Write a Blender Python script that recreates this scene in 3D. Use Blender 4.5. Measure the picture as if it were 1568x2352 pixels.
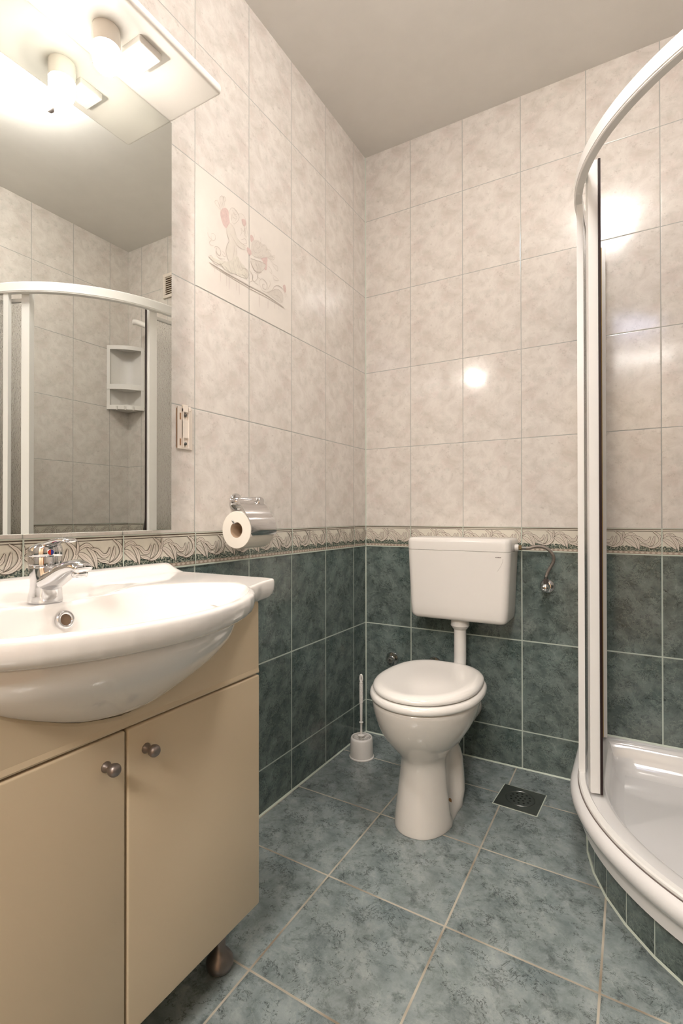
import bpy, bmesh, math, random
from mathutils import Vector, Matrix
random.seed(7)
C = bpy.context.scene.collection
for o in list(bpy.data.objects): bpy.data.objects.remove(o)
PI = math.pi; sin = math.sin; cos = math.cos

# ------------------------------------------------------------------ camera
cam_d = bpy.data.cameras.new('camera'); cam = bpy.data.objects.new('camera', cam_d); C.objects.link(cam)
cam_d.sensor_fit = 'VERTICAL'; cam_d.sensor_height = 36.0; cam_d.lens = 1169.125 / 2352 * 36.0
cam_d.clip_start = 0.02
YAW, PITCH, ROLL = -0.5265, 0.0063, -0.0011
fw = Vector((sin(YAW)*cos(PITCH), cos(YAW)*cos(PITCH), sin(PITCH))); rt0 = Vector((cos(YAW), -sin(YAW), 0)); up0 = rt0.cross(fw)
rt = cos(ROLL)*rt0 + sin(ROLL)*up0; up = -sin(ROLL)*rt0 + cos(ROLL)*up0
M = Matrix((rt, up, -fw)).transposed().to_4x4(); M.translation = Vector((0.9287, -1.7881, 0.8524))
cam.matrix_world = M
bpy.context.scene.camera = cam

# ------------------------------------------------------------------ world, lights, exposure
sc = bpy.context.scene
sc.view_settings.view_transform = 'Standard'; sc.view_settings.look = 'None'
sc.view_settings.gamma = 1.0; sc.view_settings.use_curve_mapping = False
sc.view_settings.exposure = 1.52
LAMP_E = 7.0         # mirror lamp glass
CEIL_E = 23.0        # opal ceiling lamp
HALL_W = 22.0        # added fill light in the unseen hallway behind the camera (watts)
WIN_E = 4.5
CAP_E = 330.0        # bright lower end of the mirror lamp glass
world = bpy.data.worlds.new('world'); sc.world = world; world.use_nodes = True
world.node_tree.nodes['Background'].inputs[0].default_value = (0.8, 0.85, 1, 1)
world.node_tree.nodes['Background'].inputs[1].default_value = 0.3

def area(name, loc, size, power, col, rot=(0, 0, 0)):
    l = bpy.data.lights.new(name, 'AREA'); l.shape = 'RECTANGLE'; l.size, l.size_y = size; l.energy = power; l.color = col
    o = bpy.data.objects.new(name, l); C.objects.link(o); o.location = loc; o.rotation_euler = rot
    return o
area('hallway_fill_light', (0.85, -3.0, 2.2), (0.7, 0.7), HALL_W, (1.0, 0.95, 0.90))  # added out of view to brighten the room through the doorway

# ------------------------------------------------------------------ room numbers (metres)
XR = 1.495; YF = -2.25; ZC = 2.270
Z_F, Z_E = 0.733, 0.811           # decorative border from Z_F to Z_E
H_D, H_L = 0.303, 0.3007          # dark and light tile height
MX = 0.030                        # mirror front plane

# ------------------------------------------------------------------ material helpers
def lin(c):
    if isinstance(c, str):
        c = tuple(int(c[i:i+2], 16)/255 for i in (1, 3, 5))
    return tuple((x/12.92 if x <= 0.04045 else ((x+0.055)/1.055)**2.4) for x in c) + (1.0,)
class NT:
    def __init__(s, name):
        m = bpy.data.materials.new(name); m.use_nodes = True; s.m = m; s.t = m.node_tree; s.n = s.t.nodes
        s.b = s.n['Principled BSDF']; s.o = s.n['Material Output']
    def set(s, sock, v):
        if isinstance(v, bpy.types.NodeSocket): s.t.links.new(v, sock)
        else:
            try: sock.default_value = v
            except Exception: sock.default_value = (v, v, v)
    def N(s, typ, ins=None, **kw):
        nd = s.n.new(typ)
        for k, v in kw.items(): setattr(nd, k, v)
        for k, v in (ins or {}).items(): s.set(nd.inputs[k], v)
        return nd
    def math(s, op, a, b=0.0, c=0.0, clamp=False):
        nd = s.n.new('ShaderNodeMath'); nd.operation = op; nd.use_clamp = clamp
        s.set(nd.inputs[0], a); s.set(nd.inputs[1], b); s.set(nd.inputs[2], c); return nd.outputs[0]
    def noise(s, vec, scale, detail=4, rough=0.55, dist=0.0):
        nd = s.N('ShaderNodeTexNoise', {'Scale': scale, 'Detail': detail, 'Roughness': rough, 'Distortion': dist})
        s.t.links.new(vec, nd.inputs['Vector']); return nd.outputs['Fac']
    def ramp(s, fac, stops, interp='LINEAR'):
        nd = s.n.new('ShaderNodeValToRGB'); nd.color_ramp.interpolation = interp
        el = nd.color_ramp.elements
        while len(el) < len(stops): el.new(0.5)
        for e, (p, c) in zip(el, stops): e.position = p; e.color = lin(c) if not isinstance(c, (int, float)) else (c, c, c, 1)
        s.set(nd.inputs[0], fac); return nd.outputs[0]
    def mix(s, f, a, b, mode='MIX'):
        nd = s.n.new('ShaderNodeMix'); nd.data_type = 'RGBA'; nd.blend_type = mode
        s.set(nd.inputs[0], f); s.set(nd.inputs[6], a); s.set(nd.inputs[7], b); return nd.outputs[2]
    def bump(s, h, strength=0.5, dist=0.001):
        nd = s.N('ShaderNodeBump', {'Strength': strength, 'Distance': dist, 'Height': h}); s.t.links.new(nd.outputs[0], s.b.inputs['Normal']); return nd
    def P(s, **kw):
        for k, v in kw.items():
            k = k.replace('_', ' ')
            s.set(s.b.inputs[k], v)
        return s

def simple(name, col, rough=0.4, metal=0.0, wear=0.04, scale=14, bump=0.0, coat=0.0, ior=1.5):
    """plain procedural material: base colour with a faint noise variation"""
    n = NT(name); g = n.N('ShaderNodeTexCoord').outputs['Object']
    f = n.noise(g, scale, 3)
    c = lin(col); d = tuple(x*(1-wear*2) for x in c[:3]) + (1,)
    n.set(n.b.inputs['Base Color'], n.mix(n.math('MULTIPLY', f, 1.0), c, d))
    n.P(Roughness=rough, Metallic=metal, IOR=ior)
    if coat: n.P(Coat_Weight=coat, Coat_Roughness=0.03)
    if bump: n.bump(n.noise(g, scale*12, 2), bump, 0.0005)
    return n.m
def emis(name, col, strength):
    n = NT(name); c = lin(col); n.P(Base_Color=c, Roughness=0.3); n.set(n.b.inputs['Emission Color'], c); n.P(Emission_Strength=strength); return n.m

def tile_mat(name, W, H, kind, half=0.0014, bumpy=0.35):
    n = NT(name); uv = n.N('ShaderNodeUVMap').outputs[0]
    sp = n.N('ShaderNodeSeparateXYZ', {0: uv})
    fu = n.math('FRACT', sp.outputs[0]); fv = n.math('FRACT', sp.outputs[1])
    du = n.math('MULTIPLY', n.math('MINIMUM', fu, n.math('SUBTRACT', 1.0, fu)), W)
    dv = n.math('MULTIPLY', n.math('MINIMUM', fv, n.math('SUBTRACT', 1.0, fv)), H)
    d = n.math('MINIMUM', du, dv)
    gm = n.N('ShaderNodeMapRange', {0: d, 1: half*0.75, 2: half*1.25, 3: 1.0, 4: 0.0}, interpolation_type='SMOOTHSTEP').outputs[0]
    edge = n.N('ShaderNodeMapRange', {0: d, 1: half*0.8, 2: half*2.4, 3: 0.0, 4: 1.0}, interpolation_type='SMOOTHSTEP').outputs[0]
    cell = n.N('ShaderNodeCombineXYZ', {0: n.math('FLOOR', sp.outputs[0]), 1: n.math('FLOOR', sp.outputs[1]), 2: 0.0}).outputs[0]
    wn = n.N('ShaderNodeTexWhiteNoise', {0: cell}, noise_dimensions='2D').outputs[0]
    v = n.N('ShaderNodeCombineXYZ', {0: n.math('MULTIPLY', fu, W), 1: n.math('MULTIPLY', fv, H), 2: n.math('MULTIPLY', wn, 0.01)}).outputs[0]
    if kind == 'light':
        base = n.ramp(n.noise(v, 15, 6, 0.66, 0.5), [(0.32, '#cfc8be'), (0.46, '#dad3cb'), (0.60, '#e3ddd5'), (0.75, '#dfd8d0')])
        off = n.N('ShaderNodeVectorMath', {0: v, 1: (3.1, 1.7, 0.4)}, operation='ADD').outputs[0]
        pink = n.ramp(n.noise(off, 16, 4, 0.6), [(0.50, 0.0), (0.68, 1.0)])
        base = n.mix(n.math('MULTIPLY', pink, 0.30), base, lin('#d9c6bf'))
        off2 = n.N('ShaderNodeVectorMath', {0: v, 1: (7.1, 4.7, 1.4)}, operation='ADD').outputs[0]
        grn = n.ramp(n.noise(off2, 17, 6, 0.72), [(0.50, 0.0), (0.66, 1.0)])
        base = n.mix(n.math('MULTIPLY', grn, 0.36), base, lin('#bdbcb2'))
        vn = n.math('ABSOLUTE', n.math('SUBTRACT', n.noise(off, 22, 6, 0.7, 1.4), 0.5))
        vein = n.N('ShaderNodeMapRange', {0: vn, 1: 0.0, 2: 0.014, 3: 1.0, 4: 0.0}).outputs[0]
        msk = n.ramp(n.noise(off2, 30, 3), [(0.50, 0.0), (0.62, 1.0)])
        base = n.mix(n.math('MULTIPLY', n.math('MULTIPLY', vein, msk), 0.28), base, lin('#9a8f86'))
        fl_ = n.ramp(n.noise(off, 75, 5, 0.75), [(0.585, 0.0), (0.66, 1.0)])
        base = n.mix(n.math('MULTIPLY', fl_, 0.30), base, lin('#a59c92'))
        fb = n.ramp(n.noise(off2, 55, 5, 0.75), [(0.58, 0.0), (0.68, 1.0)])
        base = n.mix(n.math('MULTIPLY', fb, 0.30), base, lin('#efe9e1'))
        grout = lin('#a3a59f'); rough = 0.13
    else:
        if kind == 'dark': st = [(0.30, '#4c5754'), (0.44, '#5e6a66'), (0.56, '#707c78'), (0.72, '#8a9590')]
        else: st = [(0.30, '#667070'), (0.43, '#7e8887'), (0.56, '#909998'), (0.72, '#a5adaa')]
        base = n.ramp(n.noise(v, 13, 7, 0.70, 0.35), st)
        off = n.N('ShaderNodeVectorMath', {0: v, 1: (2.3, 5.7, 0.4)}, operation='ADD').outputs[0]
        off2 = n.N('ShaderNodeVectorMath', {0: v, 1: (6.9, 1.1, 1.4)}, operation='ADD').outputs[0]
        teal = n.ramp(n.noise(off, 7, 3), [(0.48, 0.0), (0.68, 1.0)])
        base = n.mix(n.math('MULTIPLY', teal, 0.38), base, lin('#4f6865' if kind == 'dark' else '#768589'))
        # dark cloudy smudges
        sm = n.ramp(n.noise(off2, 20, 8, 0.78, 0.3), [(0.52, 0.0), (0.66, 1.0)])
        base = n.mix(n.math('MULTIPLY', sm, 0.74), base, lin('#333c3a' if kind == 'dark' else '#454f4e'))
        # black broken veins
        vn = n.math('ABSOLUTE', n.math('SUBTRACT', n.noise(off, 15, 9, 0.74, 0.5), 0.5))
        vein = n.N('ShaderNodeMapRange', {0: vn, 1: 0.003, 2: 0.011, 3: 1.0, 4: 0.0}).outputs[0]
        msk = n.ramp(n.noise(off2, 26, 5, 0.7), [(0.48, 0.0), (0.56, 1.0)])
        base = n.mix(n.math('MULTIPLY', n.math('MULTIPLY', vein, msk), 0.92), base, lin('#1c2321'))
        # pale streaks
        pn = n.math('ABSOLUTE', n.math('SUBTRACT', n.noise(off2, 10, 6, 0.68, 0.5), 0.5))
        pale = n.N('ShaderNodeMapRange', {0: pn, 1: 0.0, 2: 0.014, 3: 1.0, 4: 0.0}).outputs[0]
        base = n.mix(n.math('MULTIPLY', pale, 0.34 if kind == 'dark' else 0.18), base, lin('#9aa69f' if kind == 'dark' else '#b4bfb7'))
        grout = lin('#b9c3b8') if kind == 'dark' else lin('#b8b0a0'); rough = 0.12
        if kind == 'floor':   # brown dirt staining worked into parts of the floor grout
            dirt = n.ramp(n.noise(n.N('ShaderNodeVectorMath', {0: uv, 1: (1.3, 0.2, 0)}, operation='ADD').outputs[0], 1.6, 2), [(0.45, 0.0), (0.65, 1.0)])
            grout = n.mix(n.math('MULTIPLY', dirt, 0.7), grout, lin('#6d5a45'))
    n.set(n.b.inputs['Base Color'], n.mix(gm, base, grout))
    n.set(n.b.inputs['Roughness'], n.math('MULTIPLY_ADD', gm, 0.5, rough))
    n.P(IOR=1.52)
    big = n.noise(v, 14, 2); fine = n.noise(v, 170, 2)
    h = n.math('ADD', n.math('MULTIPLY', edge, 0.6), n.math('ADD', n.math('MULTIPLY', big, 0.55), n.math('MULTIPLY', fine, 0.035)))
    n.bump(h, bumpy, 0.0015)
    return n.m

M_LIGHT = tile_mat('light_marbled_tile', 0.2, H_L, 'light', half=0.0011)
M_DARK = tile_mat('dark_green_marbled_tile', 0.2, H_D, 'dark', half=0.0020)
M_FLOOR = tile_mat('grey_green_floor_tile', 0.2868, 0.2868, 'floor', half=0.0021)
M_PLINTH = tile_mat('plinth_tile', 0.0787, 0.5, 'dark', half=0.0012)
M_CEIL = simple('painted_ceiling', '#ece9e3', 0.85, bump=0.05)
M_PAINT = simple('hall_paint', '#d9c9b0', 0.8)
M_WOODFLOOR = simple('hall_wood', '#8a5a35', 0.4, wear=0.2, scale=6)
M_JAMB = simple('door_jamb_wood', '#a8693a', 0.4, wear=0.15, scale=8)
M_GROUT = simple('pale_silicone', '#c9d2c4', 0.45)
M_CERAM = simple('white_ceramic', '#eeeae5', 0.07, wear=0.01, coat=0.3)
M_CERAM2 = simple('white_sanitary_ceramic', '#e6e0d8', 0.08, wear=0.015, coat=0.3)
M_PLAST = simple('white_plastic', '#ebe7e1', 0.22, wear=0.015)
M_PLAST2 = simple('white_seat_plastic', '#efebe5', 0.12, wear=0.015, coat=0.4)
M_LAC = simple('cream_lacquer', '#d0bd9f', 0.30, wear=0.02, scale=4)
M_LACDARK = simple('shadow_gap_chipboard', '#7c6538', 0.8)
M_CHROME = simple('chrome', '#d9d9da', 0.07, metal=1.0, wear=0.01)
M_STEEL = simple('brushed_steel', '#8f918f', 0.28, metal=1.0, wear=0.05)
M_STEELD = simple('dark_drain_steel', '#8b8f8b', 0.36, metal=1.0, wear=0.12, scale=30)
M_BRAID = simple('braided_steel_hose', '#b3a9a0', 0.38, metal=0.9, wear=0.25, scale=500, bump=0.8)
M_KNOB = simple('satin_nickel', '#8f8580', 0.40, metal=0.85, wear=0.05)
M_BRASS = simple('brass_nut', '#9a8a6a', 0.3, metal=1.0)
M_BLACK = simple('black_hole', '#0a0a0a', 0.6)
M_SEAL = simple('dark_magnetic_seal', '#220c0b', 0.4)
M_YELLOW = simple('yellowed_seal_strip', '#b99a55', 0.5, wear=0.2, scale=20)
M_FRAME = simple('white_enclosure_frame', '#f0eeea', 0.28, wear=0.01)
M_TRAY = simple('white_acrylic', '#e8e6e4', 0.10, wear=0.01, coat=0.3)
M_BOARD = simple('white_board', '#f0ece4', 0.35, wear=0.01)
M_CREAMBR = simple('cream_bracket_plastic', '#e8ddd0', 0.35, wear=0.03)
M_RUST = simple('rust_brown_edge', '#9a6f45', 0.6)
M_PAPER = simple('toilet_paper', '#f3ece0', 0.95, wear=0.02, bump=0.2)
M_CARD = simple('cardboard_core', '#a98f76', 0.9)
M_RED = simple('red_dot', '#d23a22', 0.3)
M_BLUE = simple('blue_dot', '#22368a', 0.3)
M_LOGO = simple('grey_print', '#6f625c', 0.5)
M_MIRROR = simple('mirror_silver', '#e3e6e2', 0.0, metal=1.0, wear=0.0)
M_VENTD = simple('vent_dark', '#6b5640', 0.7)
M_BRIST = simple('white_bristles', '#eeebe5', 0.7)
M_GREYHOSE = simple('grey_shower_hose', '#6c6a66', 0.35, metal=0.6)
M_LEAF = simple('border_leaf_cream', '#e2d8cb', 0.2, wear=0.08, scale=60)
M_LEAFLINE = simple('border_outline_brown', '#5e5247', 0.25)
M_LEAFBG = simple('border_cream', '#e0dacb', 0.15, wear=0.05, scale=40)
M_ROPE = simple('border_rope', '#a69788', 0.25)
M_ROPEL = simple('border_rope_light', '#cfc3b5', 0.25)
def speckle():
    n = NT('border_green_speckle'); g = n.N('ShaderNodeTexCoord').outputs['Object']
    n.set(n.b.inputs['Base Color'], n.ramp(n.noise(g, 260, 3), [(0.38, '#2c3833'), (0.50, '#5d6a60'), (0.62, '#b4b3a2')])); n.P(Roughness=0.2); return n.m
M_SPECK = speckle()
def glass_mat(name, tint, textured):
    n = NT(name); n.P(Base_Color=lin(tint), Roughness=0.04, IOR=1.45, Transmission_Weight=1.0)
    g = n.N('ShaderNodeTexCoord').outputs['Object']
    if textured:
        sc_ = n.N('ShaderNodeMapping', {'Vector': g, 'Scale': (1, 1, 0.45)}).outputs[0]
        n.bump(n.noise(sc_, 230, 2, 0.6, 0.8), 0.55, 0.003); n.P(Roughness=0.12)
    return n.m
M_GLASS = glass_mat('rain_textured_glass', '#fbfbfa', True)
M_OPAL_ON = emis('lamp_glass_lit', '#fffaf3', LAMP_E)
M_CAP_ON = emis('lamp_glass_bright_end', '#fff3ea', CAP_E)
M_CEIL_ON = emis('opal_ceiling_glass_lit', '#fffaf6', CEIL_E)
M_WIN = emis('daylit_frosted_pane', '#cfdaff', WIN_E)
M_OPAL = simple('opal_glass_shade', '#f3ece2', 0.08, wear=0.0, coat=0.5)

# ------------------------------------------------------------------ object helpers
def origin_of(p):
    v = Vector((0, 0, 0))
    while p is not None: v += p.location; p = p.parent
    return v
def mk(name, verts, faces, mats, parent=None, smooth=False, fm=None, uvs=None, auto=None):
    off = origin_of(parent)
    me = bpy.data.meshes.new(name)
    me.from_pydata([tuple(Vector(v) - off) for v in verts], [], faces)
    if not isinstance(mats, (list, tuple)): mats = [mats]
    for m in mats: me.materials.append(m)
    if fm: me.polygons.foreach_set('material_index', fm)
    if uvs:
        l = me.uv_layers.new(name='UVMap')
        k = 0
        for f, uf in zip(me.polygons, uvs):
            for j, li in enumerate(f.loop_indices): l.data[li].uv = uf[j]
    if smooth: me.polygons.foreach_set('use_smooth', [True]*len(me.polygons))
    me.update()
    if smooth and auto is not None:
        bm = bmesh.new(); bm.from_mesh(me)
        for e in bm.edges:
            if len(e.link_faces) == 2 and e.calc_face_angle(0) > auto: e.smooth = False
        bm.to_mesh(me); bm.free()
    o = bpy.data.objects.new(name, me); C.objects.link(o)
    if parent is not None: o.parent = parent
    return o
def thing(name, label, cat, loc, group=None):
    o = bpy.data.objects.new(name, None); C.objects.link(o); o.location = loc; o.empty_display_size = 0.05
    o['label'] = label; o['category'] = cat
    if group: o['group'] = group
    return o
def tag(o, label, cat, group=None):
    o['label'] = label; o['category'] = cat
    if group: o['group'] = group
    return o
def struct(o): o['kind'] = 'structure'; return o

class B:
    """mesh builder collecting verts and faces in world coordinates"""
    def __init__(s): s.v = []; s.f = []; s.m = []
    def add(s, v, f, m=0):
        k = len(s.v); s.v += [tuple(p) for p in v]; s.f += [tuple(i+k for i in q) for q in f]; s.m += [m]*len(f); return s
    def box(s, a, b, bev=0.0, seg=2, m=0):
        bm = bmesh.new(); bmesh.ops.create_cube(bm, size=1.0)
        for v in bm.verts: v.co = Vector([(a[i]+b[i])/2 + v.co[i]*(b[i]-a[i]) for i in range(3)])
        if bev > 0: bmesh.ops.bevel(bm, geom=list(bm.edges), offset=bev, segments=seg, profile=0.5, affect='EDGES', clamp_overlap=True)
        bm.verts.index_update(); s.add([v.co[:] for v in bm.verts], [[v.index for v in f.verts] for f in bm.faces], m); bm.free(); return s
    def loft(s, rings, caps=(True, True), closed=True, m=0):
        n = len(rings[0]); v = [p for r in rings for p in r]; f = []
        for i in range(len(rings)-1):
            for j in range(n if closed else n-1):
                a = i*n+j; b = i*n+(j+1) % n; f.append((a, b, b+n, a+n))
        if caps[0] and closed: f.append(tuple(reversed(range(n))))
        if caps[1] and closed: f.append(tuple((len(rings)-1)*n+j for j in range(n)))
        return s.add(v, f, m)
    def lathe(s, prof, loc, axis=(0, 0, 1), seg=32, m=0, caps=(True, True)):
        """prof: list of (radius, height along axis)"""
        ax = Vector(axis).normalized(); t = Vector((1, 0, 0)) if abs(ax.x) < 0.9 else Vector((0, 1, 0))
        u = ax.cross(t).normalized(); w = ax.cross(u); L = Vector(loc)
        rings = [[L + ax*h + (u*cos(2*PI*k/seg) + w*sin(2*PI*k/seg))*max(r, 1e-5) for k in range(seg)] for r, h in prof]
        return s.loft(rings, caps, m=m)
    def tube(s, path, r, seg=12, m=0, caps=(True, True)):
        P_ = [Vector(p) for p in path]; rings = []; prev = None
        for i, p in enumerate(P_):
            t = (P_[min(i+1, len(P_)-1)] - P_[max(i-1, 0)]).normalized()
            if prev is None:
                a = Vector((0, 0, 1)) if abs(t.z) < 0.9 else Vector((1, 0, 0)); u = t.cross(a).normalized()
            else: u = (prev - t*prev.dot(t)).normalized()
            prev = u; w = t.cross(u); rr = r[i] if isinstance(r, (list, tuple)) else r
            rings.append([p + (u*cos(2*PI*k/seg) + w*sin(2*PI*k/seg))*rr for k in range(seg)])
        return s.loft(rings, caps, m=m)
    def sweep(s, path, prof, m=0, caps=(True, True)):
        """path: (x,y) plan points; prof: (outward offset, z) closed profile; outward = left of travel"""
        n = len(path); rings = []
        for i, p in enumerate(path):
            a = Vector(path[max(i-1, 0)]); b = Vector(path[min(i+1, n-1)]); t = (b-a).normalized(); nn = Vector((t.y, -t.x))
            rings.append([(p[0]+nn.x*o_, p[1]+nn.y*o_, z) for o_, z in prof])
        return s.loft(rings, caps, m=m)
    def mk(s, name, mats, parent=None, smooth=False, auto=None):
        o = mk(name, s.v, s.f, mats, parent, smooth, s.m, auto=auto)
        bm = bmesh.new(); bm.from_mesh(o.data); bmesh.ops.recalc_face_normals(bm, faces=bm.faces); bm.to_mesh(o.data); bm.free()
        return o
def catmull(pts, n=8):
    P_ = [Vector(p) for p in pts]; P_ = [P_[0]*2-P_[1]] + P_ + [P_[-1]*2-P_[-2]]; out = []
    for i in range(1, len(P_)-2):
        for k in range(n):
            t = k/n; a, b, c, d = P_[i-1], P_[i], P_[i+1], P_[i+2]
            out.append(0.5*((2*b) + (c-a)*t + (2*a-5*b+4*c-d)*t*t + (3*b-a-3*c+d)*t**3))
    out.append(P_[-2]); return out
AUT = math.radians(40)

# ------------------------------------------------------------------ structure: walls with tile zones
def wall_quad(name, p0, p1, u0, u1, zones):
    """vertical wall from p0 to p1 (plan); u0,u1 tile coordinates; zones: (z0,z1,v0,v1,mat)"""
    v = []; f = []; uv = []; mats = []; fm = []
    for k, (z0, z1, v0, v1, m) in enumerate(zones):
        i = len(v); v += [(*p0, z0), (*p1, z0), (*p1, z1), (*p0, z1)]; f.append((i, i+1, i+2, i+3)); uv.append([(u0, v0), (u1, v0), (u1, v1), (u0, v1)])
        mats.append(m); fm.append(k)
    return struct(mk(name, v, f, mats, fm=fm, uvs=uv))
ZN = [(0, Z_F, -Z_F/H_D, 0, M_DARK), (Z_F, Z_E, 0, 1, M_LEAFBG), (Z_E, ZC, 0, (ZC-Z_E)/H_L, M_LIGHT)]
wall_quad('wall_left', (0, YF), (0, 0), (-YF-0.0991)/0.2, -0.0991/0.2, ZN)
wall_quad('wall_back', (0, 0), (XR, 0), -0.1912/0.2, (XR-0.1912)/0.2, ZN)
wall_quad('wall_right', (XR, 0), (XR, YF), -0.112/0.198, (-YF-0.112)/0.198, ZN)
DX0, DX1, DZ = 0.42, 1.22, 2.0
WX0, WX1, WZ0, WZ1 = 0.80, 1.06, 2.09, 2.225
def front_zones(z0, z1):
    out = []
    for a, b, v0, v1, m in ZN:
        lo, hi = max(a, z0), min(b, z1)
        if hi > lo: out.append((lo, hi, v0+(v1-v0)*(lo-a)/(b-a), v0+(v1-v0)*(hi-a)/(b-a), m))
    return out
vv = []; ff = []; uu = []; ms = [M_DARK, M_LEAFBG, M_LIGHT]; fmm = []
for (xa, xb, za, zb) in [(XR, DX1, 0, ZC), (DX0, 0, 0, ZC), (DX1, DX0, DZ, WZ0), (DX1, WX1, WZ0, WZ1), (WX0, DX0, WZ0, WZ1), (DX1, DX0, WZ1, ZC)]:
    for lo, hi, v0, v1, m in front_zones(za, zb):
        i = len(vv); vv += [(xa, YF, lo), (xb, YF, lo), (xb, YF, hi), (xa, YF, hi)]; ff.append((i, i+1, i+2, i+3)); uu.append([((XR-xa)/0.2, v0), ((XR-xb)/0.2, v0), ((XR-xb)/0.2, v1), ((XR-xa)/0.2, v1)]); fmm.append(ms.index(m))
struct(mk('wall_front', vv, ff, ms, fm=fmm, uvs=uu))
b = B().box((WX0, YF-0.012, WZ0), (WX1, YF-0.006, WZ1)); struct(b.mk('window_1', M_WIN))
# door frame and hallway behind the camera
b = B().box((DX0-0.005, YF-0.12, 0), (DX0+0.03, YF+0.012, DZ+0.03), 0.003).box((DX1-0.03, YF-0.12, 0), (DX1+0.005, YF+0.012, DZ+0.03), 0.003).box((DX0, YF-0.12, DZ-0.005), (DX1, YF+0.012, DZ+0.03), 0.003)
struct(b.mk('door_1', M_JAMB))
b = B(); x0, x1, y0, y1, z1 = -0.3, 1.9, -3.7, YF-0.12, 2.35
b.add([(x0, y0, 0), (x1, y0, 0), (x1, y0, z1), (x0, y0, z1)], [(0, 1, 2, 3)]).add([(x0, y0, 0), (x0, y1, 0), (x0, y1, z1), (x0, y0, z1)], [(0, 1, 2, 3)])
b.add([(x1, y0, 0), (x1, y1, 0), (x1, y1, z1), (x1, y0, z1)], [(0, 1, 2, 3)])
b.add([(x0, y1, 0), (DX0, y1, 0), (DX0, y1, z1), (x0, y1, z1)], [(0, 1, 2, 3)]).add([(DX1, y1, 0), (x1, y1, 0), (x1, y1, z1), (DX1, y1, z1)], [(0, 1, 2, 3)]).add([(DX0, y1, DZ), (DX1, y1, DZ), (DX1, y1, z1), (DX0, y1, z1)], [(0, 1, 2, 3)])
struct(b.mk('wall_hallway', M_PAINT))
struct(B().add([(x0, y0, z1), (x1, y0, z1), (x1, y1, z1), (x0, y1, z1)], [(0, 1, 2, 3)]).mk('ceiling_hallway', M_PAINT))
struct(B().add([(x0, y0, 0), (x1, y0, 0), (x1, YF, 0), (x0, YF, 0)], [(0, 1, 2, 3)]).mk('floor_hallway', M_WOODFLOOR))
# floor: tile grid measured from the photo, turned about one degree
O = Vector((0.2905, -0.472)); ex = Vector((1, -0.0185))*0.2868; ey = Vector((-0.010, 1))*0.2868
det = ex.x*ey.y - ex.y*ey.x
def fuv(x, y):
    d = Vector((x, y)) - O; return ((d.x*ey.y - d.y*ey.x)/det, (ex.x*d.y - ex.y*d.x)/det)
fl = [(0, YF, 0), (XR, YF, 0), (XR, 0, 0), (0, 0, 0)]
struct(mk('floor', fl, [(0, 1, 2, 3)], M_FLOOR, uvs=[[fuv(p[0], p[1]) for p in fl]]))
struct(mk('ceiling', [(0, YF, ZC), (0, 0, ZC), (XR, 0, ZC), (XR, YF, ZC)], [(0, 1, 2, 3)], M_CEIL))
# silicone joints: floor/left wall, floor/back wall, room corner, ceiling edges
def fillet(name, a, bb, d1, d2, w, mat=M_GROUT):
    a = Vector(a); bb = Vector(bb); d1 = Vector(d1)*w; d2 = Vector(d2)*w
    v = [a, a+d1, a+d2, bb, bb+d1, bb+d2]
    return struct(B().add(v, [(1, 4, 5, 2), (0, 2, 1), (3, 4, 5), (0, 1, 4, 3), (0, 3, 5, 2)]).mk(name, mat))
fillet('baseboard_left', (0, YF, 0), (0, 0, 0), (1, 0, 0), (0, 0, 1), 0.0038)
fillet('baseboard_back', (0, 0, 0), (0.79, 0, 0), (0, -1, 0), (0, 0, 1), 0.0038)
fillet('trim_1', (0, 0, 0), (0, 0, ZC), (1, 0, 0), (0, -1, 0), 0.0030)

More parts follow.
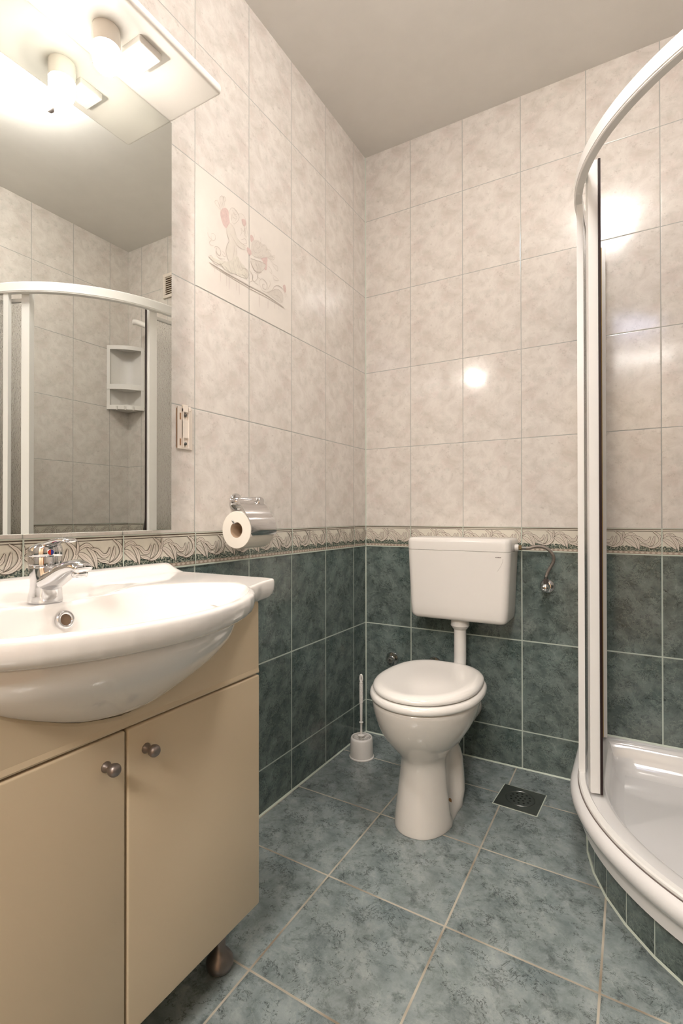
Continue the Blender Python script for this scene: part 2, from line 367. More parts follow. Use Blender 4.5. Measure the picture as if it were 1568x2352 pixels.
# ------------------------------------------------------------------ decorative border tiles
LEAVES = [([(0,.62),(.08,.73),(.2,.79),(.3,.72),(.37,.58)], .055), ([(.01,.60),(.12,.53),(.24,.40),(.35,.24)], .085), ([(.20,.72),(.31,.60),(.38,.42),(.41,.18)], .065),
          ([(.27,.70),(.42,.64),(.54,.50),(.65,.52),(.71,.70)], .060), ([(.42,.42),(.52,.36),(.62,.33),(.73,.24)], .045), ([(.70,.33),(.77,.47),(.81,.72)], .050),
          ([(.66,.27),(.80,.30),(.92,.42),(.97,.58),(.91,.76),(.77,.90)], .065), ([(.97,.56),(1.01,.70),(1.00,.90)], .040)]
BH = Z_E - Z_F
def border(name, F, tiles):
    """F(s,t,h) -> world point; tiles: (s0, scale_s, number_of_motifs)"""
    b = B()
    def strip(pts, wfun, h, m, k=5, cs=1.0):
        P_ = catmull([(p[0]*0.1, p[1]*BH, 0) for p in pts], k); n = len(P_); L = []; R = []
        for i, p in enumerate(P_):
            t = (P_[min(i+1, n-1)] - P_[max(i-1, 0)]).normalized(); q = Vector((-t.y, t.x, 0)); w = wfun(i/(n-1))
            L.append(p+q*w); R.append(p-q*w)
        v = []
        for l, r in zip(L, R): v += [F2(l.x, l.y, h), F2(r.x, r.y, h)]
        b.add(v, [(2*i, 2*i+1, 2*i+3, 2*i+2) for i in range(n-1)], m)
    def quad(s0, s1, t0, t1, h, m): b.add([F2(s0, t0, h), F2(s1, t0, h), F2(s1, t1, h), F2(s0, t1, h)], [(0, 1, 2, 3)], m)
    for s0, ks, nm in tiles:
        for q in range(nm):
            F2 = lambda s, t, h, q=q, s0=s0, ks=ks: F(s0 + (s + 0.1*q)*ks, t, h)
            # speckled green ground with a ragged top edge
            n = 14; v = []
            for i in range(n+1):
                v += [F2(0.1*i/n, 0.12*BH, 0.0003), F2(0.1*i/n, (0.25 + 0.10*abs(sin(i*1.9)))*BH, 0.0003)]
            b.add(v, [(2*i, 2*i+2, 2*i+3, 2*i+1) for i in range(n)], 2)
            for i, (pts, w) in enumerate(LEAVES):
                h = 0.0005 + 0.00022*i; wf = lambda t, w=w: w*0.070*(max(sin(PI*min(t*0.92+0.04, 1)), 0)**0.75)
                strip(pts, lambda t: wf(t)+0.0007, h, 1); strip(pts, lambda t: max(wf(t)-0.0002, 0.0001), h+0.0001, 0)
                strip(pts, lambda t: 0.00030*(1-abs(2*t-1)), h+0.00017, 1)
            quad(0, 0.1, 0.015*BH, 0.12*BH, 0.0004, 3)
            for i in range(7):
                c0 = 0.1*(i+0.5)/7; vv_ = [F2(c0+0.0048*cos(2*PI*k/8), (0.067+0.035*sin(2*PI*k/8))*BH, 0.0006) for k in range(8)]
                b.add(vv_, [tuple(range(8))], 4)
            quad(0, 0.1, 0.885*BH, 0.905*BH, 0.0004, 1); quad(0, 0.1, 0.945*BH, 0.975*BH, 0.0004, 1)
        F2 = lambda s, t, h: F(s, t, h)
        quad(s0-0.0015, s0+0.0015, -0.002, BH, 0.0032, 5)
    S0 = min(t[0] for t in tiles); S1 = max(t[0]+0.1*t[2]*t[1] for t in tiles)
    F2 = lambda s, t, h: F(s, t, h)
    quad(S0, S1, -0.0022, 0.0014, 0.0030, 5); quad(S0, S1, BH-0.0006, BH+0.0008, 0.0012, 5)
    return struct(b.mk(name, [M_LEAF, M_LEAFLINE, M_SPECK, M_ROPE, M_ROPEL, M_GROUT]))
border('trim_2', lambda s, t, h: (h, s, Z_F+t), [(-0.0991, 0.991, 1)] + [(-0.2991-0.2*k, 1.0, 2) for k in range(9)])
border('trim_3', lambda s, t, h: (s, -h, Z_F+t), [(0.0, 0.956, 2)] + [(0.1912+0.2*k, 1.0, 2) for k in range(6)] + [(1.3912, 1.03, 1)])
border('trim_4', lambda s, t, h: (XR-h, -s, Z_F+t), [(0.0, 1.12, 1)] + [(0.112+0.198*k, 0.99, 2) for k in range(10)])

# ------------------------------------------------------------------ mural drawn on two wall tiles
MS= [["g",3.2,[[-0.8525,1.4877],[-0.8187,1.4877],[-0.7879,1.487],[-0.7478,1.4878],[-0.7002,1.4883],[-0.6422,1.491],[-0.592,1.489],[-0.5408,1.4849]]],["g",2.0,[[-0.8467,1.4839],[-0.7895,1.4828],[-0.7019,1.4816],[-0.6232,1.4844],[-0.5387,1.4826]]],["m",1.6,[[-0.8336,1.4835],[-0.8335,1.4708]]],["m",1.6,[[-0.8126,1.4837],[-0.8126,1.4557]]],["m",1.8,[[-0.7901,1.4821],[-0.7901,1.4526]]],["m",2.4,[[-0.7807,1.4827],[-0.7804,1.4476]]],["m",1.6,[[-0.7537,1.4825],[-0.7533,1.4546]]],["m",2.4,[[-0.7418,1.4816],[-0.7411,1.448]]],["m",2.6,[[-0.6571,1.4818],[-0.6564,1.4441]]],["m",2.4,[[-0.6175,1.4821],[-0.6179,1.4528]]],["m",2.2,[[-0.586,1.4826],[-0.5856,1.4641]]],["m",1.6,[[-0.5657,1.4824],[-0.5653,1.4687]]],["g",1,[[-0.8097,1.6396],[-0.8248,1.6446],[-0.8328,1.6489],[-0.8307,1.6558],[-0.8239,1.658],[-0.8172,1.6518],[-0.8127,1.6423]]],["g",1,[[-0.8051,1.6463],[-0.8127,1.6585],[-0.8157,1.6699],[-0.8097,1.6788],[-0.8045,1.6803],[-0.802,1.6751]]],["g",1,[[-0.7958,1.6555],[-0.7989,1.6659],[-0.802,1.6751],[-0.8005,1.682],[-0.7943,1.6814],[-0.7933,1.6754],[-0.7983,1.6705]]],["g",1,[[-0.8203,1.6545],[-0.8142,1.6448]]],["g",1,[[-0.8081,1.6653],[-0.8026,1.653]]],["g",1.1,[[-0.7776,1.6462],[-0.7782,1.657],[-0.7722,1.6672],[-0.7625,1.6714],[-0.7537,1.6697],[-0.7462,1.665],[-0.7418,1.6577],[-0.7478,1.6446],[-0.7609,1.6302],[-0.769,1.6307]]],["g",1,[[-0.7706,1.6632],[-0.7641,1.6598],[-0.7674,1.6493],[-0.7609,1.6436]]],["g",1,[[-0.7577,1.6654],[-0.7609,1.6548],[-0.7511,1.6531],[-0.756,1.6416]]],["g",1,[[-0.7738,1.6526],[-0.7706,1.6432],[-0.7722,1.6335]]],["g",0.9,[[-0.7641,1.6554],[-0.7511,1.6598]]],["g",0.9,[[-0.7667,1.6451],[-0.7544,1.6469]]],["g",1,[[-0.7462,1.6635],[-0.7311,1.6723],[-0.7216,1.6703],[-0.7148,1.6623],[-0.7124,1.6497],[-0.7089,1.6352],[-0.7044,1.6258]]],["g",1,[[-0.7311,1.6575],[-0.7271,1.647],[-0.7192,1.6394],[-0.7158,1.625]]],["g",1.1,[[-0.7896,1.604],[-0.788,1.5883],[-0.7807,1.5763],[-0.7895,1.559],[-0.7927,1.5423],[-0.788,1.5313],[-0.7817,1.5208]]],["g",1.1,[[-0.777,1.6245],[-0.7641,1.6197],[-0.756,1.608],[-0.7511,1.598]]],["g",1.1,[[-0.7769,1.5969],[-0.7609,1.5856],[-0.7461,1.5771],[-0.7311,1.5767],[-0.7158,1.5809]]],["g",1.1,[[-0.7511,1.598],[-0.7378,1.5929],[-0.7226,1.592],[-0.7089,1.5942]]],["g",1,[[-0.7615,1.5719],[-0.7622,1.5538],[-0.7673,1.5315]]],["g",1,[[-0.7544,1.5729],[-0.7511,1.5587],[-0.7511,1.5486]]],["g",0.9,[[-0.7511,1.5486],[-0.7576,1.529]]],["g",1,[[-0.7817,1.5186],[-0.7769,1.5052],[-0.7705,1.4946],[-0.7641,1.495]]],["g",1,[[-0.7641,1.5284],[-0.7625,1.5135],[-0.756,1.5006],[-0.7511,1.4959]]],["g",1,[[-0.7478,1.5467],[-0.7428,1.5286],[-0.7345,1.5162],[-0.7243,1.5296]]],["g",1,[[-0.7511,1.5318],[-0.7445,1.5143],[-0.7428,1.497]]],["g",1,[[-0.7378,1.5397],[-0.7311,1.5267],[-0.7175,1.5279],[-0.7072,1.5207]]],["g",1.2,[[-0.7957,1.5038],[-0.7864,1.4968],[-0.7769,1.4942]]],["g",1.2,[[-0.8172,1.5034],[-0.805,1.4977],[-0.7957,1.4908]]],["g",1.2,[[-0.7311,1.5085],[-0.7175,1.5072],[-0.7072,1.4999]]],["g",1.4,[[-0.7243,1.5273],[-0.7106,1.5296],[-0.7037,1.5221],[-0.7072,1.5091],[-0.7175,1.5141],[-0.7209,1.5196]]],["g",1.8,[[-0.6967,1.5319],[-0.6861,1.5223],[-0.6879,1.5076],[-0.7002,1.4981]]],["g",1.3,[[-0.856,1.5024],[-0.8467,1.4991],[-0.835,1.4935],[-0.8232,1.4943],[-0.8081,1.5029],[-0.7958,1.5147]]],["g",1.6,[[-0.8351,1.5339],[-0.8286,1.539],[-0.8187,1.5403],[-0.812,1.5336],[-0.8141,1.523],[-0.8232,1.5222],[-0.8286,1.5283],[-0.8262,1.5358]]],["g",1.2,[[-0.8286,1.5283],[-0.8262,1.5166],[-0.8141,1.5154],[-0.7958,1.5213]]],["g",1.1,[[-0.8589,1.5607],[-0.8554,1.553],[-0.8453,1.5482],[-0.8525,1.5386],[-0.8482,1.5342],[-0.8374,1.5375]]],["g",1,[[-0.8468,1.5623],[-0.838,1.5676],[-0.8312,1.5644],[-0.8327,1.5541],[-0.8409,1.5482],[-0.8453,1.5525],[-0.8468,1.5581]]],["g",1.2,[[-0.8525,1.506],[-0.8438,1.5077],[-0.8403,1.504]]],["g",1.2,[[-0.8081,1.5376],[-0.7989,1.5352],[-0.7942,1.5285],[-0.8019,1.5262],[-0.8065,1.5296]]],["g",1.3,[[-0.6949,1.5594],[-0.6861,1.548],[-0.676,1.5405],[-0.6589,1.5441],[-0.6422,1.5546],[-0.629,1.5722]]],["g",1.6,[[-0.6949,1.5675],[-0.6717,1.5718],[-0.6497,1.5766],[-0.627,1.5791]]],["g",1,[[-0.6789,1.5675],[-0.6681,1.558],[-0.6644,1.5442]]],["g",1,[[-0.6644,1.5714],[-0.6589,1.5595],[-0.6589,1.5465]]],["g",1,[[-0.6497,1.5742],[-0.6497,1.5611],[-0.6534,1.5488]]],["g",1.3,[[-0.6735,1.5381],[-0.6626,1.5378],[-0.6626,1.5272],[-0.6515,1.5269]]],["g",1.3,[[-0.6626,1.5378],[-0.6459,1.5483]]],["g",1,[[-0.7378,1.6099],[-0.7311,1.6222],[-0.7345,1.632],[-0.7244,1.6278],[-0.7175,1.6402],[-0.7192,1.6211],[-0.7106,1.6183]]],["g",1,[[-0.7345,1.6002],[-0.7175,1.6104],[-0.7106,1.6021],[-0.7243,1.5935]]],["g",1,[[-0.6825,1.648],[-0.6789,1.638],[-0.6861,1.6205]]],["g",1,[[-0.6753,1.6161],[-0.6644,1.6283],[-0.6534,1.6239],[-0.6608,1.611],[-0.6735,1.6075],[-0.6753,1.6161]]],["g",1,[[-0.6552,1.6468],[-0.6497,1.6351],[-0.6571,1.6222]]],["g",1,[[-0.6497,1.6184],[-0.6346,1.6325],[-0.6232,1.6305],[-0.627,1.6166]]],["g",1,[[-0.6825,1.6058],[-0.6789,1.5933],[-0.6608,1.5967],[-0.6497,1.6088]]],["g",1,[[-0.6681,1.5911],[-0.6571,1.5865],[-0.6422,1.5978]]],["g",1,[[-0.6289,1.623],[-0.6077,1.6277],[-0.6038,1.6172],[-0.6155,1.6047]]],["g",1,[[-0.6077,1.6106],[-0.5859,1.6214],[-0.5919,1.6076],[-0.6116,1.6015]]],["g",1.1,[[-0.6077,1.6008],[-0.5919,1.5953],[-0.5738,1.5955],[-0.5718,1.5826],[-0.5859,1.5854],[-0.5999,1.5919]]],["g",1.1,[[-0.6194,1.5787],[-0.6038,1.5755],[-0.5999,1.5636],[-0.6116,1.5649]]],["g",1.1,[[-0.5959,1.5615],[-0.5799,1.5606],[-0.5677,1.5555],[-0.588,1.5499],[-0.5939,1.5574]]],["g",1.4,[[-0.6571,1.5056],[-0.6552,1.5206],[-0.6441,1.5303],[-0.629,1.5287],[-0.6213,1.5196],[-0.6271,1.5064],[-0.6403,1.5062],[-0.6422,1.515],[-0.6328,1.5187]]],["g",1.4,[[-0.6534,1.5071],[-0.6422,1.497],[-0.6194,1.5009],[-0.5999,1.5132],[-0.586,1.5309],[-0.5677,1.5405],[-0.5491,1.5389],[-0.5365,1.5297],[-0.5344,1.5178]]],["g",1.2,[[-0.6097,1.54],[-0.6077,1.5273],[-0.6194,1.5082]]],["g",1.2,[[-0.5999,1.5107],[-0.5799,1.5258],[-0.5595,1.5286],[-0.5429,1.5197]]],["g",1.2,[[-0.592,1.5039],[-0.5678,1.5079],[-0.5512,1.4964]]],["g",1.1,[[-0.6825,1.5332],[-0.6681,1.5344],[-0.6644,1.5241],[-0.6789,1.5088],[-0.6861,1.5153],[-0.6825,1.5285]]],["g",1.1,[[-0.6789,1.5065],[-0.6608,1.5066]]],["g",1.1,[[-0.5428,1.5426],[-0.5323,1.5339],[-0.5237,1.5217]]]]
MB= [["p",[[-0.8097,1.6428],[-0.7958,1.6555],[-0.7833,1.6543],[-0.7808,1.638],[-0.7776,1.6242],[-0.7896,1.6051],[-0.802,1.6077],[-0.809,1.6193],[-0.8127,1.6305]]],["p",[[-0.6949,1.6315],[-0.6861,1.6346],[-0.6789,1.6239],[-0.6861,1.6147],[-0.6939,1.6169]]],["p",[[-0.7089,1.5914],[-0.6967,1.5923],[-0.6879,1.5847],[-0.6967,1.5749],[-0.7089,1.5799]]],["p",[[-0.6459,1.6129],[-0.6327,1.6165],[-0.6289,1.6037],[-0.6194,1.6006],[-0.6213,1.5827],[-0.6232,1.5649],[-0.6347,1.5626],[-0.6384,1.5802],[-0.6497,1.5873],[-0.6497,1.5993]]],["p",[[-0.7311,1.6575],[-0.7192,1.6635],[-0.7117,1.6569],[-0.7192,1.644],[-0.7271,1.647]]],["p",[[-0.5449,1.5481],[-0.5344,1.5561],[-0.528,1.5406],[-0.5365,1.5323]]],["f",[[-0.7896,1.6029],[-0.777,1.6245],[-0.7641,1.6197],[-0.756,1.608],[-0.7511,1.598],[-0.7345,1.5934],[-0.7175,1.5921],[-0.7158,1.5825],[-0.7311,1.5779],[-0.7461,1.5778],[-0.7544,1.5729],[-0.7511,1.5542],[-0.7576,1.529],[-0.7673,1.5292],[-0.7785,1.52],[-0.788,1.5313],[-0.7927,1.5423],[-0.7895,1.559],[-0.7807,1.5763],[-0.788,1.5883]]],["s",[[-0.6949,1.5594],[-0.6753,1.5702],[-0.6497,1.5759],[-0.629,1.577],[-0.629,1.5722],[-0.6422,1.5546],[-0.6589,1.5441],[-0.676,1.5405],[-0.6861,1.548]]],["s",[[-0.6896,1.6142],[-0.6681,1.6313],[-0.6459,1.6321],[-0.6232,1.6305],[-0.6038,1.6197],[-0.5879,1.6168],[-0.6038,1.6049],[-0.6232,1.6013],[-0.6497,1.5873],[-0.6717,1.5801],[-0.6896,1.5815]]],["y",[[-0.7817,1.5208],[-0.7511,1.5486],[-0.7345,1.5389],[-0.7141,1.5316],[-0.7072,1.5091],[-0.7311,1.4995],[-0.7576,1.4977],[-0.7832,1.4916],[-0.8141,1.4982],[-0.8409,1.4974],[-0.8554,1.5016],[-0.8409,1.5058],[-0.8172,1.5098]]],["s",[[-0.6232,1.4994],[-0.592,1.5187],[-0.5595,1.5286],[-0.5429,1.5146],[-0.5513,1.4938],[-0.592,1.4965]]]]

def mural():
    root = thing('tile_mural', 'faint grey and pink figure with flower basket drawn on two wall tiles', 'tile picture', (0, -0.70, 1.41))
    z0, z1 = Z_E+2*H_L+0.0018, Z_E+3*H_L-0.0018
    for k, (ya, yb) in enumerate(((-0.8973, -0.7009), (-0.6973, -0.5009))):
        B().box((0.0, ya, z0), (0.0009, yb, z1), 0.0004, 1).mk('tile', M_MURT, root)
    b = B()
    mi = {'g': 0, 'm': 1}
    for k, w, pts in MS:
        P_ = catmull([(0, y, z) for y, z in pts], 5); n = len(P_); v = []
        for i, p in enumerate(P_):
            t = (P_[min(i+1, n-1)] - P_[max(i-1, 0)]).normalized(); q = Vector((0, -t.z, t.y)); ww = w*0.00045*(0.55+0.45*sin(PI*i/(n-1)))
            v += [(0.0019, p.y+q.y*ww, p.z+q.z*ww), (0.0019, p.y-q.y*ww, p.z-q.z*ww)]
        b.add(v, [(2*i, 2*i+1, 2*i+3, 2*i+2) for i in range(n-1)], mi[k])
    b.mk('drawn_lines', [M_MURL, M_MURM], root)
    names = {'p': ('pink_shading', M_MURP), 'f': ('figure_shading', M_MURF), 's': ('grey_shading', M_MURS), 'y': ('leaf_shading', M_MURY)}
    for i, (k, pts) in enumerate(MB):
        nm, m = names[k]
        n = len(pts); P3 = [Vector((0, y, z)) for y, z in pts]; P_ = []
        for j in range(n):
            p0, p1, p2, p3 = P3[j-1], P3[j], P3[(j+1) % n], P3[(j+2) % n]
            for q in range(5):
                t = q/5; P_.append(0.5*((2*p1)+(p2-p0)*t+(2*p0-5*p1+4*p2-p3)*t*t+(3*p1-p0-3*p2+p3)*t**3))
        B().add([(0.0011+0.00004*i, p_.y, p_.z) for p_ in P_], [tuple(range(len(P_)))]).mk(nm, m, root)
M_MURT = simple('mural_tile_glaze', '#e6dfd6', 0.10, wear=0.05, scale=22)
M_MURL = simple('mural_grey_line', '#c2b8ae', 0.2); M_MURM = simple('mural_mauve_line', '#d3c8c2', 0.2)
M_MURP = simple('mural_pink', '#e4cbc4', 0.12, wear=0.15, scale=150); M_MURF = simple('mural_figure', '#e0d9ce', 0.12, wear=0.06, scale=60)
M_MURS = simple('mural_grey', '#e0d8ce', 0.12, wear=0.1, scale=120); M_MURY = simple('mural_leaf', '#e2dccf', 0.12, wear=0.1, scale=120)
mural()

# ------------------------------------------------------------------ vanity cabinet
YC = -1.318; XF = 0.305; YR = -1.026; YL = 2*YC - YR; ZB = 0.1156; ZD = 0.5495; ZT = 0.6885
cab = thing('vanity_cabinet', 'cream lacquered two door washbasin cabinet on short metal feet', 'cabinet', (0.16, YC, 0))
b = B().box((0.002, YL+0.004, ZB+0.002), (XF-0.020, YR-0.004, ZB+0.018), 0.001).box((0.002, YL+0.004, ZB+0.018), (XF-0.020, YL+0.020, ZT-0.010), 0.001)
b.box((0.002, YR-0.020, ZB+0.018), (XF-0.020, YR-0.004, ZT-0.010), 0.001).box((0.002, YL+0.020, ZB+0.018), (0.008, YR-0.020, ZT-0.10), 0.0)
b.mk('carcass', M_LAC, cab)
# fixed front panel above the doors, with a small foot at its lower edge
BOWL = ((0.687, 0.2175, 0.1775), (0.667, 0.2200, 0.1730), (0.657, 0.2175, 0.1660), (0.645, 0.2090, 0.1560), (0.632, 0.195, 0.1440), (0.618, 0.173, 0.1290), (0.605, 0.148, 0.1130), (0.593, 0.122, 0.098), (0.583, 0.098, 0.084), (0.575, 0.070, 0.065), (0.571, 0.056, 0.0566))
CUT = [(a_*math.sqrt(max(0, 1-(0.056/b_)**2))-0.0035, z_) for z_, a_, b_ in BOWL]      # cut-out for the bowl
def cut_top(u):
    u = abs(u)
    if u >= CUT[1][0]: return ZT
    for (u1, z1), (u0, z0) in zip(CUT[1:], CUT[2:]):
        if u0 <= u <= u1: return z0+(z1-z0)*(u-u0)/max(u1-u0, 1e-6)
    return CUT[-1][1]+0.001
ys = [YL+0.001, YL+0.003] + [YC+u for u in [-CUT[1][0]-0.0005] + [-CUT[1][0]+2*CUT[1][0]*k/80 for k in range(81)] + [CUT[1][0]+0.0005]] + [YR-0.003, YR-0.0015]
rings = []
for y in ys:
    zt = cut_top(y-YC)
    rings.append([(x, y, z) for x, z in [(XF-0.0195, ZD+0.0035), (XF-0.001, ZD+0.0035), (XF, ZD+0.006), (XF-0.0015, ZD+0.013), (XF-0.002, zt-0.004), (XF-0.004, zt), (XF-0.0195, zt)]])
B().loft(rings).mk('front_panel', M_LAC, cab)
def door(ya, yb, yk, hinge):
    d = B().box((XF-0.0185, ya, ZB), (XF, yb, ZD), 0.0035, 3).mk('door', M_LAC, cab, True, AUT)
    zk = 0.5117
    B().lathe([(0.0074, 0), (0.0074, 0.0010), (0.0064, 0.003), (0.0046, 0.0075), (0.0044, 0.0095), (0.0060, 0.0112), (0.0082, 0.0140), (0.0090, 0.0175), (0.0084, 0.0210), (0.0062, 0.0240), (0.0025, 0.0255)], (XF, yk, zk), (1, 0, 0), 24).mk('knob', M_KNOB, d, True)
door(YC+0.0016, YR, -1.2855, 1); door(YL, YC-0.0016, -1.3505, -1)
B().box((XF-0.0195, YC-0.003, ZB+0.02), (XF-0.012, YC+0.003, ZD-0.004)).mk('door_gap', M_LACDARK, cab)
for x, y in ((0.248, -1.073), (0.05, -1.073), (0.248, YL+0.047), (0.05, YL+0.047)):
    B().lathe([(0.026, 0.1176), (0.026, 0.112), (0.021, 0.108), (0.015, 0.085), (0.0105, 0.050), (0.011, 0.040), (0.018, 0.032), (0.0245, 0.022), (0.0255, 0.014), (0.022, 0.006), (0.015, 0.0)], (x, y, 0), (0, 0, 1), 28).mk('leg', M_KNOB, cab, True)

# ------------------------------------------------------------------ washbasin
def basin():
    root = thing('washbasin', 'white ceramic washbasin with bowed front set on the cream cabinet', 'sink', (0.2, YC, 0.69))
    half = [(0.0, 0.0), (0.0, 0.17), (0.0, 0.338), (0.004, 0.347), (0.012, 0.350), (0.15, 0.350), (0.285, 0.3502), (0.297, 0.348), (0.3035, 0.340), (0.3065, 0.325), (0.3165, 0.285), (0.3285, 0.256), (0.334, 0.240), (0.3400, 0.2265), (0.352, 0.2165),
            (0.366, 0.205), (0.381, 0.188), (0.395, 0.169), (0.409, 0.143), (0.421, 0.115), (0.431, 0.085), (0.4385, 0.05), (0.4425, 0.02), (0.443, 0.0)]
    poly = half + [(x, -u) for x, u in reversed(half[1:-1])]
    cx0 = 0.20; N = 480
    def cast(poly, ang):
        d = (cos(ang), sin(ang)); best = 0
        for i in range(len(poly)):
            a = poly[i]; c = poly[(i+1) % len(poly)]
            ax, ay = a[0]-cx0, a[1]; ex_, ey_ = c[0]-a[0], c[1]-a[1]
            den = d[0]*ey_ - d[1]*ex_
            if abs(den) < 1e-12: continue
            t = (ax*ey_ - ay*ex_)/den; s = (ax*d[1] - ay*d[0])/den
            if t > 0 and -1e-9 <= s <= 1+1e-9: best = max(best, t)
        return best
    # more samples round the flange corners
    angs = [2*PI*k/N for k in range(N)]
    out = [cast(poly, a) for a in angs]
    ell = [(0.2835+0.1335*cos(2*PI*k/90), 0.240*sin(2*PI*k/90)) for k in range(90)]
    inn = [cast(ell, a) for a in angs]
    for k, a in enumerate(angs):      # the bowl opening follows the bowed front edge closely
        da = abs((a+PI) % (2*PI) - PI); t = max(0, min(1, (math.radians(60)-da)/math.radians(22))); t = t*t*(3-2*t)
        inn[k] = inn[k]*(1-t) + max(inn[k], out[k]-0.0125)*t
    def sm(x): x = max(0, min(1, x)); return x*x*(3-2*x)
    def ztop(x, u):
        z = 0.7262
        z += 0.0205*(1 - sm((x-0.018)/0.026))*(1 - sm((abs(u)-0.320)/0.030)*0.85)      # raised ledge along the wall
        z -= 0.0130*sm((0.17-x)/0.03)*sm((x-0.040)/0.03)*(1 - sm((abs(u)-0.05)/0.09))        # lowered tap deck
        return z
    rings = []
    def ring(fr, dz=None, z=None, inset=0.0):
        r = []
        for a, o_, i_ in zip(angs, out, inn):
            rr = i_ + (o_-i_)*fr - inset; x = cx0+rr*cos(a); u = rr*sin(a)
            r.append((x, YC+u, (z if z is not None else ztop(x, u)+dz)))
        return r
    # underside to lip
    for z_, ins in ((0.6885, 0.040), (0.6888, 0.024), (0.6900, 0.016), (0.6930, 0.0095), (0.6980, 0.0045), (0.7050, 0.0012), (0.7130, 0.0)): rings.append(ring(1, z=z_, inset=ins))
    rings.append(ring(1, dz=-0.0065)); rings.append(ring(1, dz=-0.0030, inset=0.0010)); rings.append(ring(1, dz=-0.0008, inset=0.0030)); rings.append(ring(1, dz=0.0, inset=0.006))
    for fr in (0.97, 0.92, 0.87, 0.82, 0.77, 0.72, 0.62, 0.5, 0.38, 0.25, 0.12):
        r = []
        for a, o_, i_ in zip(angs, out, inn):
            rr = i_ + (o_-0.0065-i_)*fr; x = cx0+rr*cos(a); u = rr*sin(a); r.append((x, YC+u, ztop(x, u)))
        rings.append(r)
    rings.append(ring(0.03, dz=-0.0008)); 
    def inner(ff, fr_, fs, z):      # shrink factors towards the front, the wall and the sides
        r = []
        for a, i_ in zip(angs, inn):
            dx = cx0+i_*cos(a)-0.2835; u = i_*sin(a)*fs; x = 0.2835+dx*(ff if dx > 0 else fr_)
            r.append((x, YC+u, z if z < 0.70 else min(z, ztop(x, u)-0.001)))
        return r
    for q in ((.988, .996, .99, .7225), (.965, .988, .968, .7175), (.93, .975, .93, .7090), (.89, .963, .88, .698), (.862, .950, .83, .685), (.832, .93, .795, .668), (.735, .90, .76, .650), (.60, .83, .70, .633), (.45, .70, .61, .618), (.33, .50, .48, .607), (.18, .25, .25, .602), (.06, .08, .07, .600)): rings.append(inner(*q))
    b = B().loft(rings, (False, True))
    o = b.mk('basin', M_CERAM, root, True)
    # outer bowl bulging through the front of the cabinet
    rings = []; seg = 96
    for z, a_, b_ in ((0.6925, 0.205, 0.165), (0.6905, 0.213, 0.1745), (0.687, 0.2175, 0.1775), (0.682, 0.2195, 0.1780), (0.675, 0.2205, 0.1765), (0.667, 0.2200, 0.1730), (0.657, 0.2175, 0.1660), (0.645, 0.2090, 0.1560), (0.632, 0.195, 0.1440), (0.618, 0.173, 0.1290), (0.605, 0.148, 0.1130), (0.593, 0.122, 0.098), (0.583, 0.098, 0.084), (0.575, 0.070, 0.065), (0.571, 0.040, 0.038), (0.570, 0.012, 0.012)):
        rings.append([(0.24+b_*cos(2*PI*k/seg), YC+a_*sin(2*PI*k/seg), z) for k in range(seg)])
    B().loft(rings, (False, True)).mk('bowl', M_CERAM, root, True)
    # overflow with chrome ring on the rear wall of the bowl
    c = Vector((0.1605, YC-0.002, 0.6905)); ax = Vector((1, 0, 0.26)).normalized()
    ov = B().lathe([(0.0085, -0.001), (0.0085, 0.003), (0.0098, 0.0042), (0.0125, 0.0042), (0.0142, 0.0028), (0.0145, -0.001)], c, ax, 36, caps=(False, False)).mk('overflow_ring', M_CHROME, root, True)
    B().lathe([(0.0088, 0.0006), (0.0088, -0.0002)], c, ax, 28).mk('overflow_hole', simple('overflow_inside', '#6b5540', 0.5), ov)
    B().lathe([(0.0, 0.6045), (0.012, 0.6050), (0.020, 0.6035), (0.022, 0.6015)], (0.2835, YC, 0), (0, 0, 1), 32).mk('drain', M_CHROME, root, True)
basin()

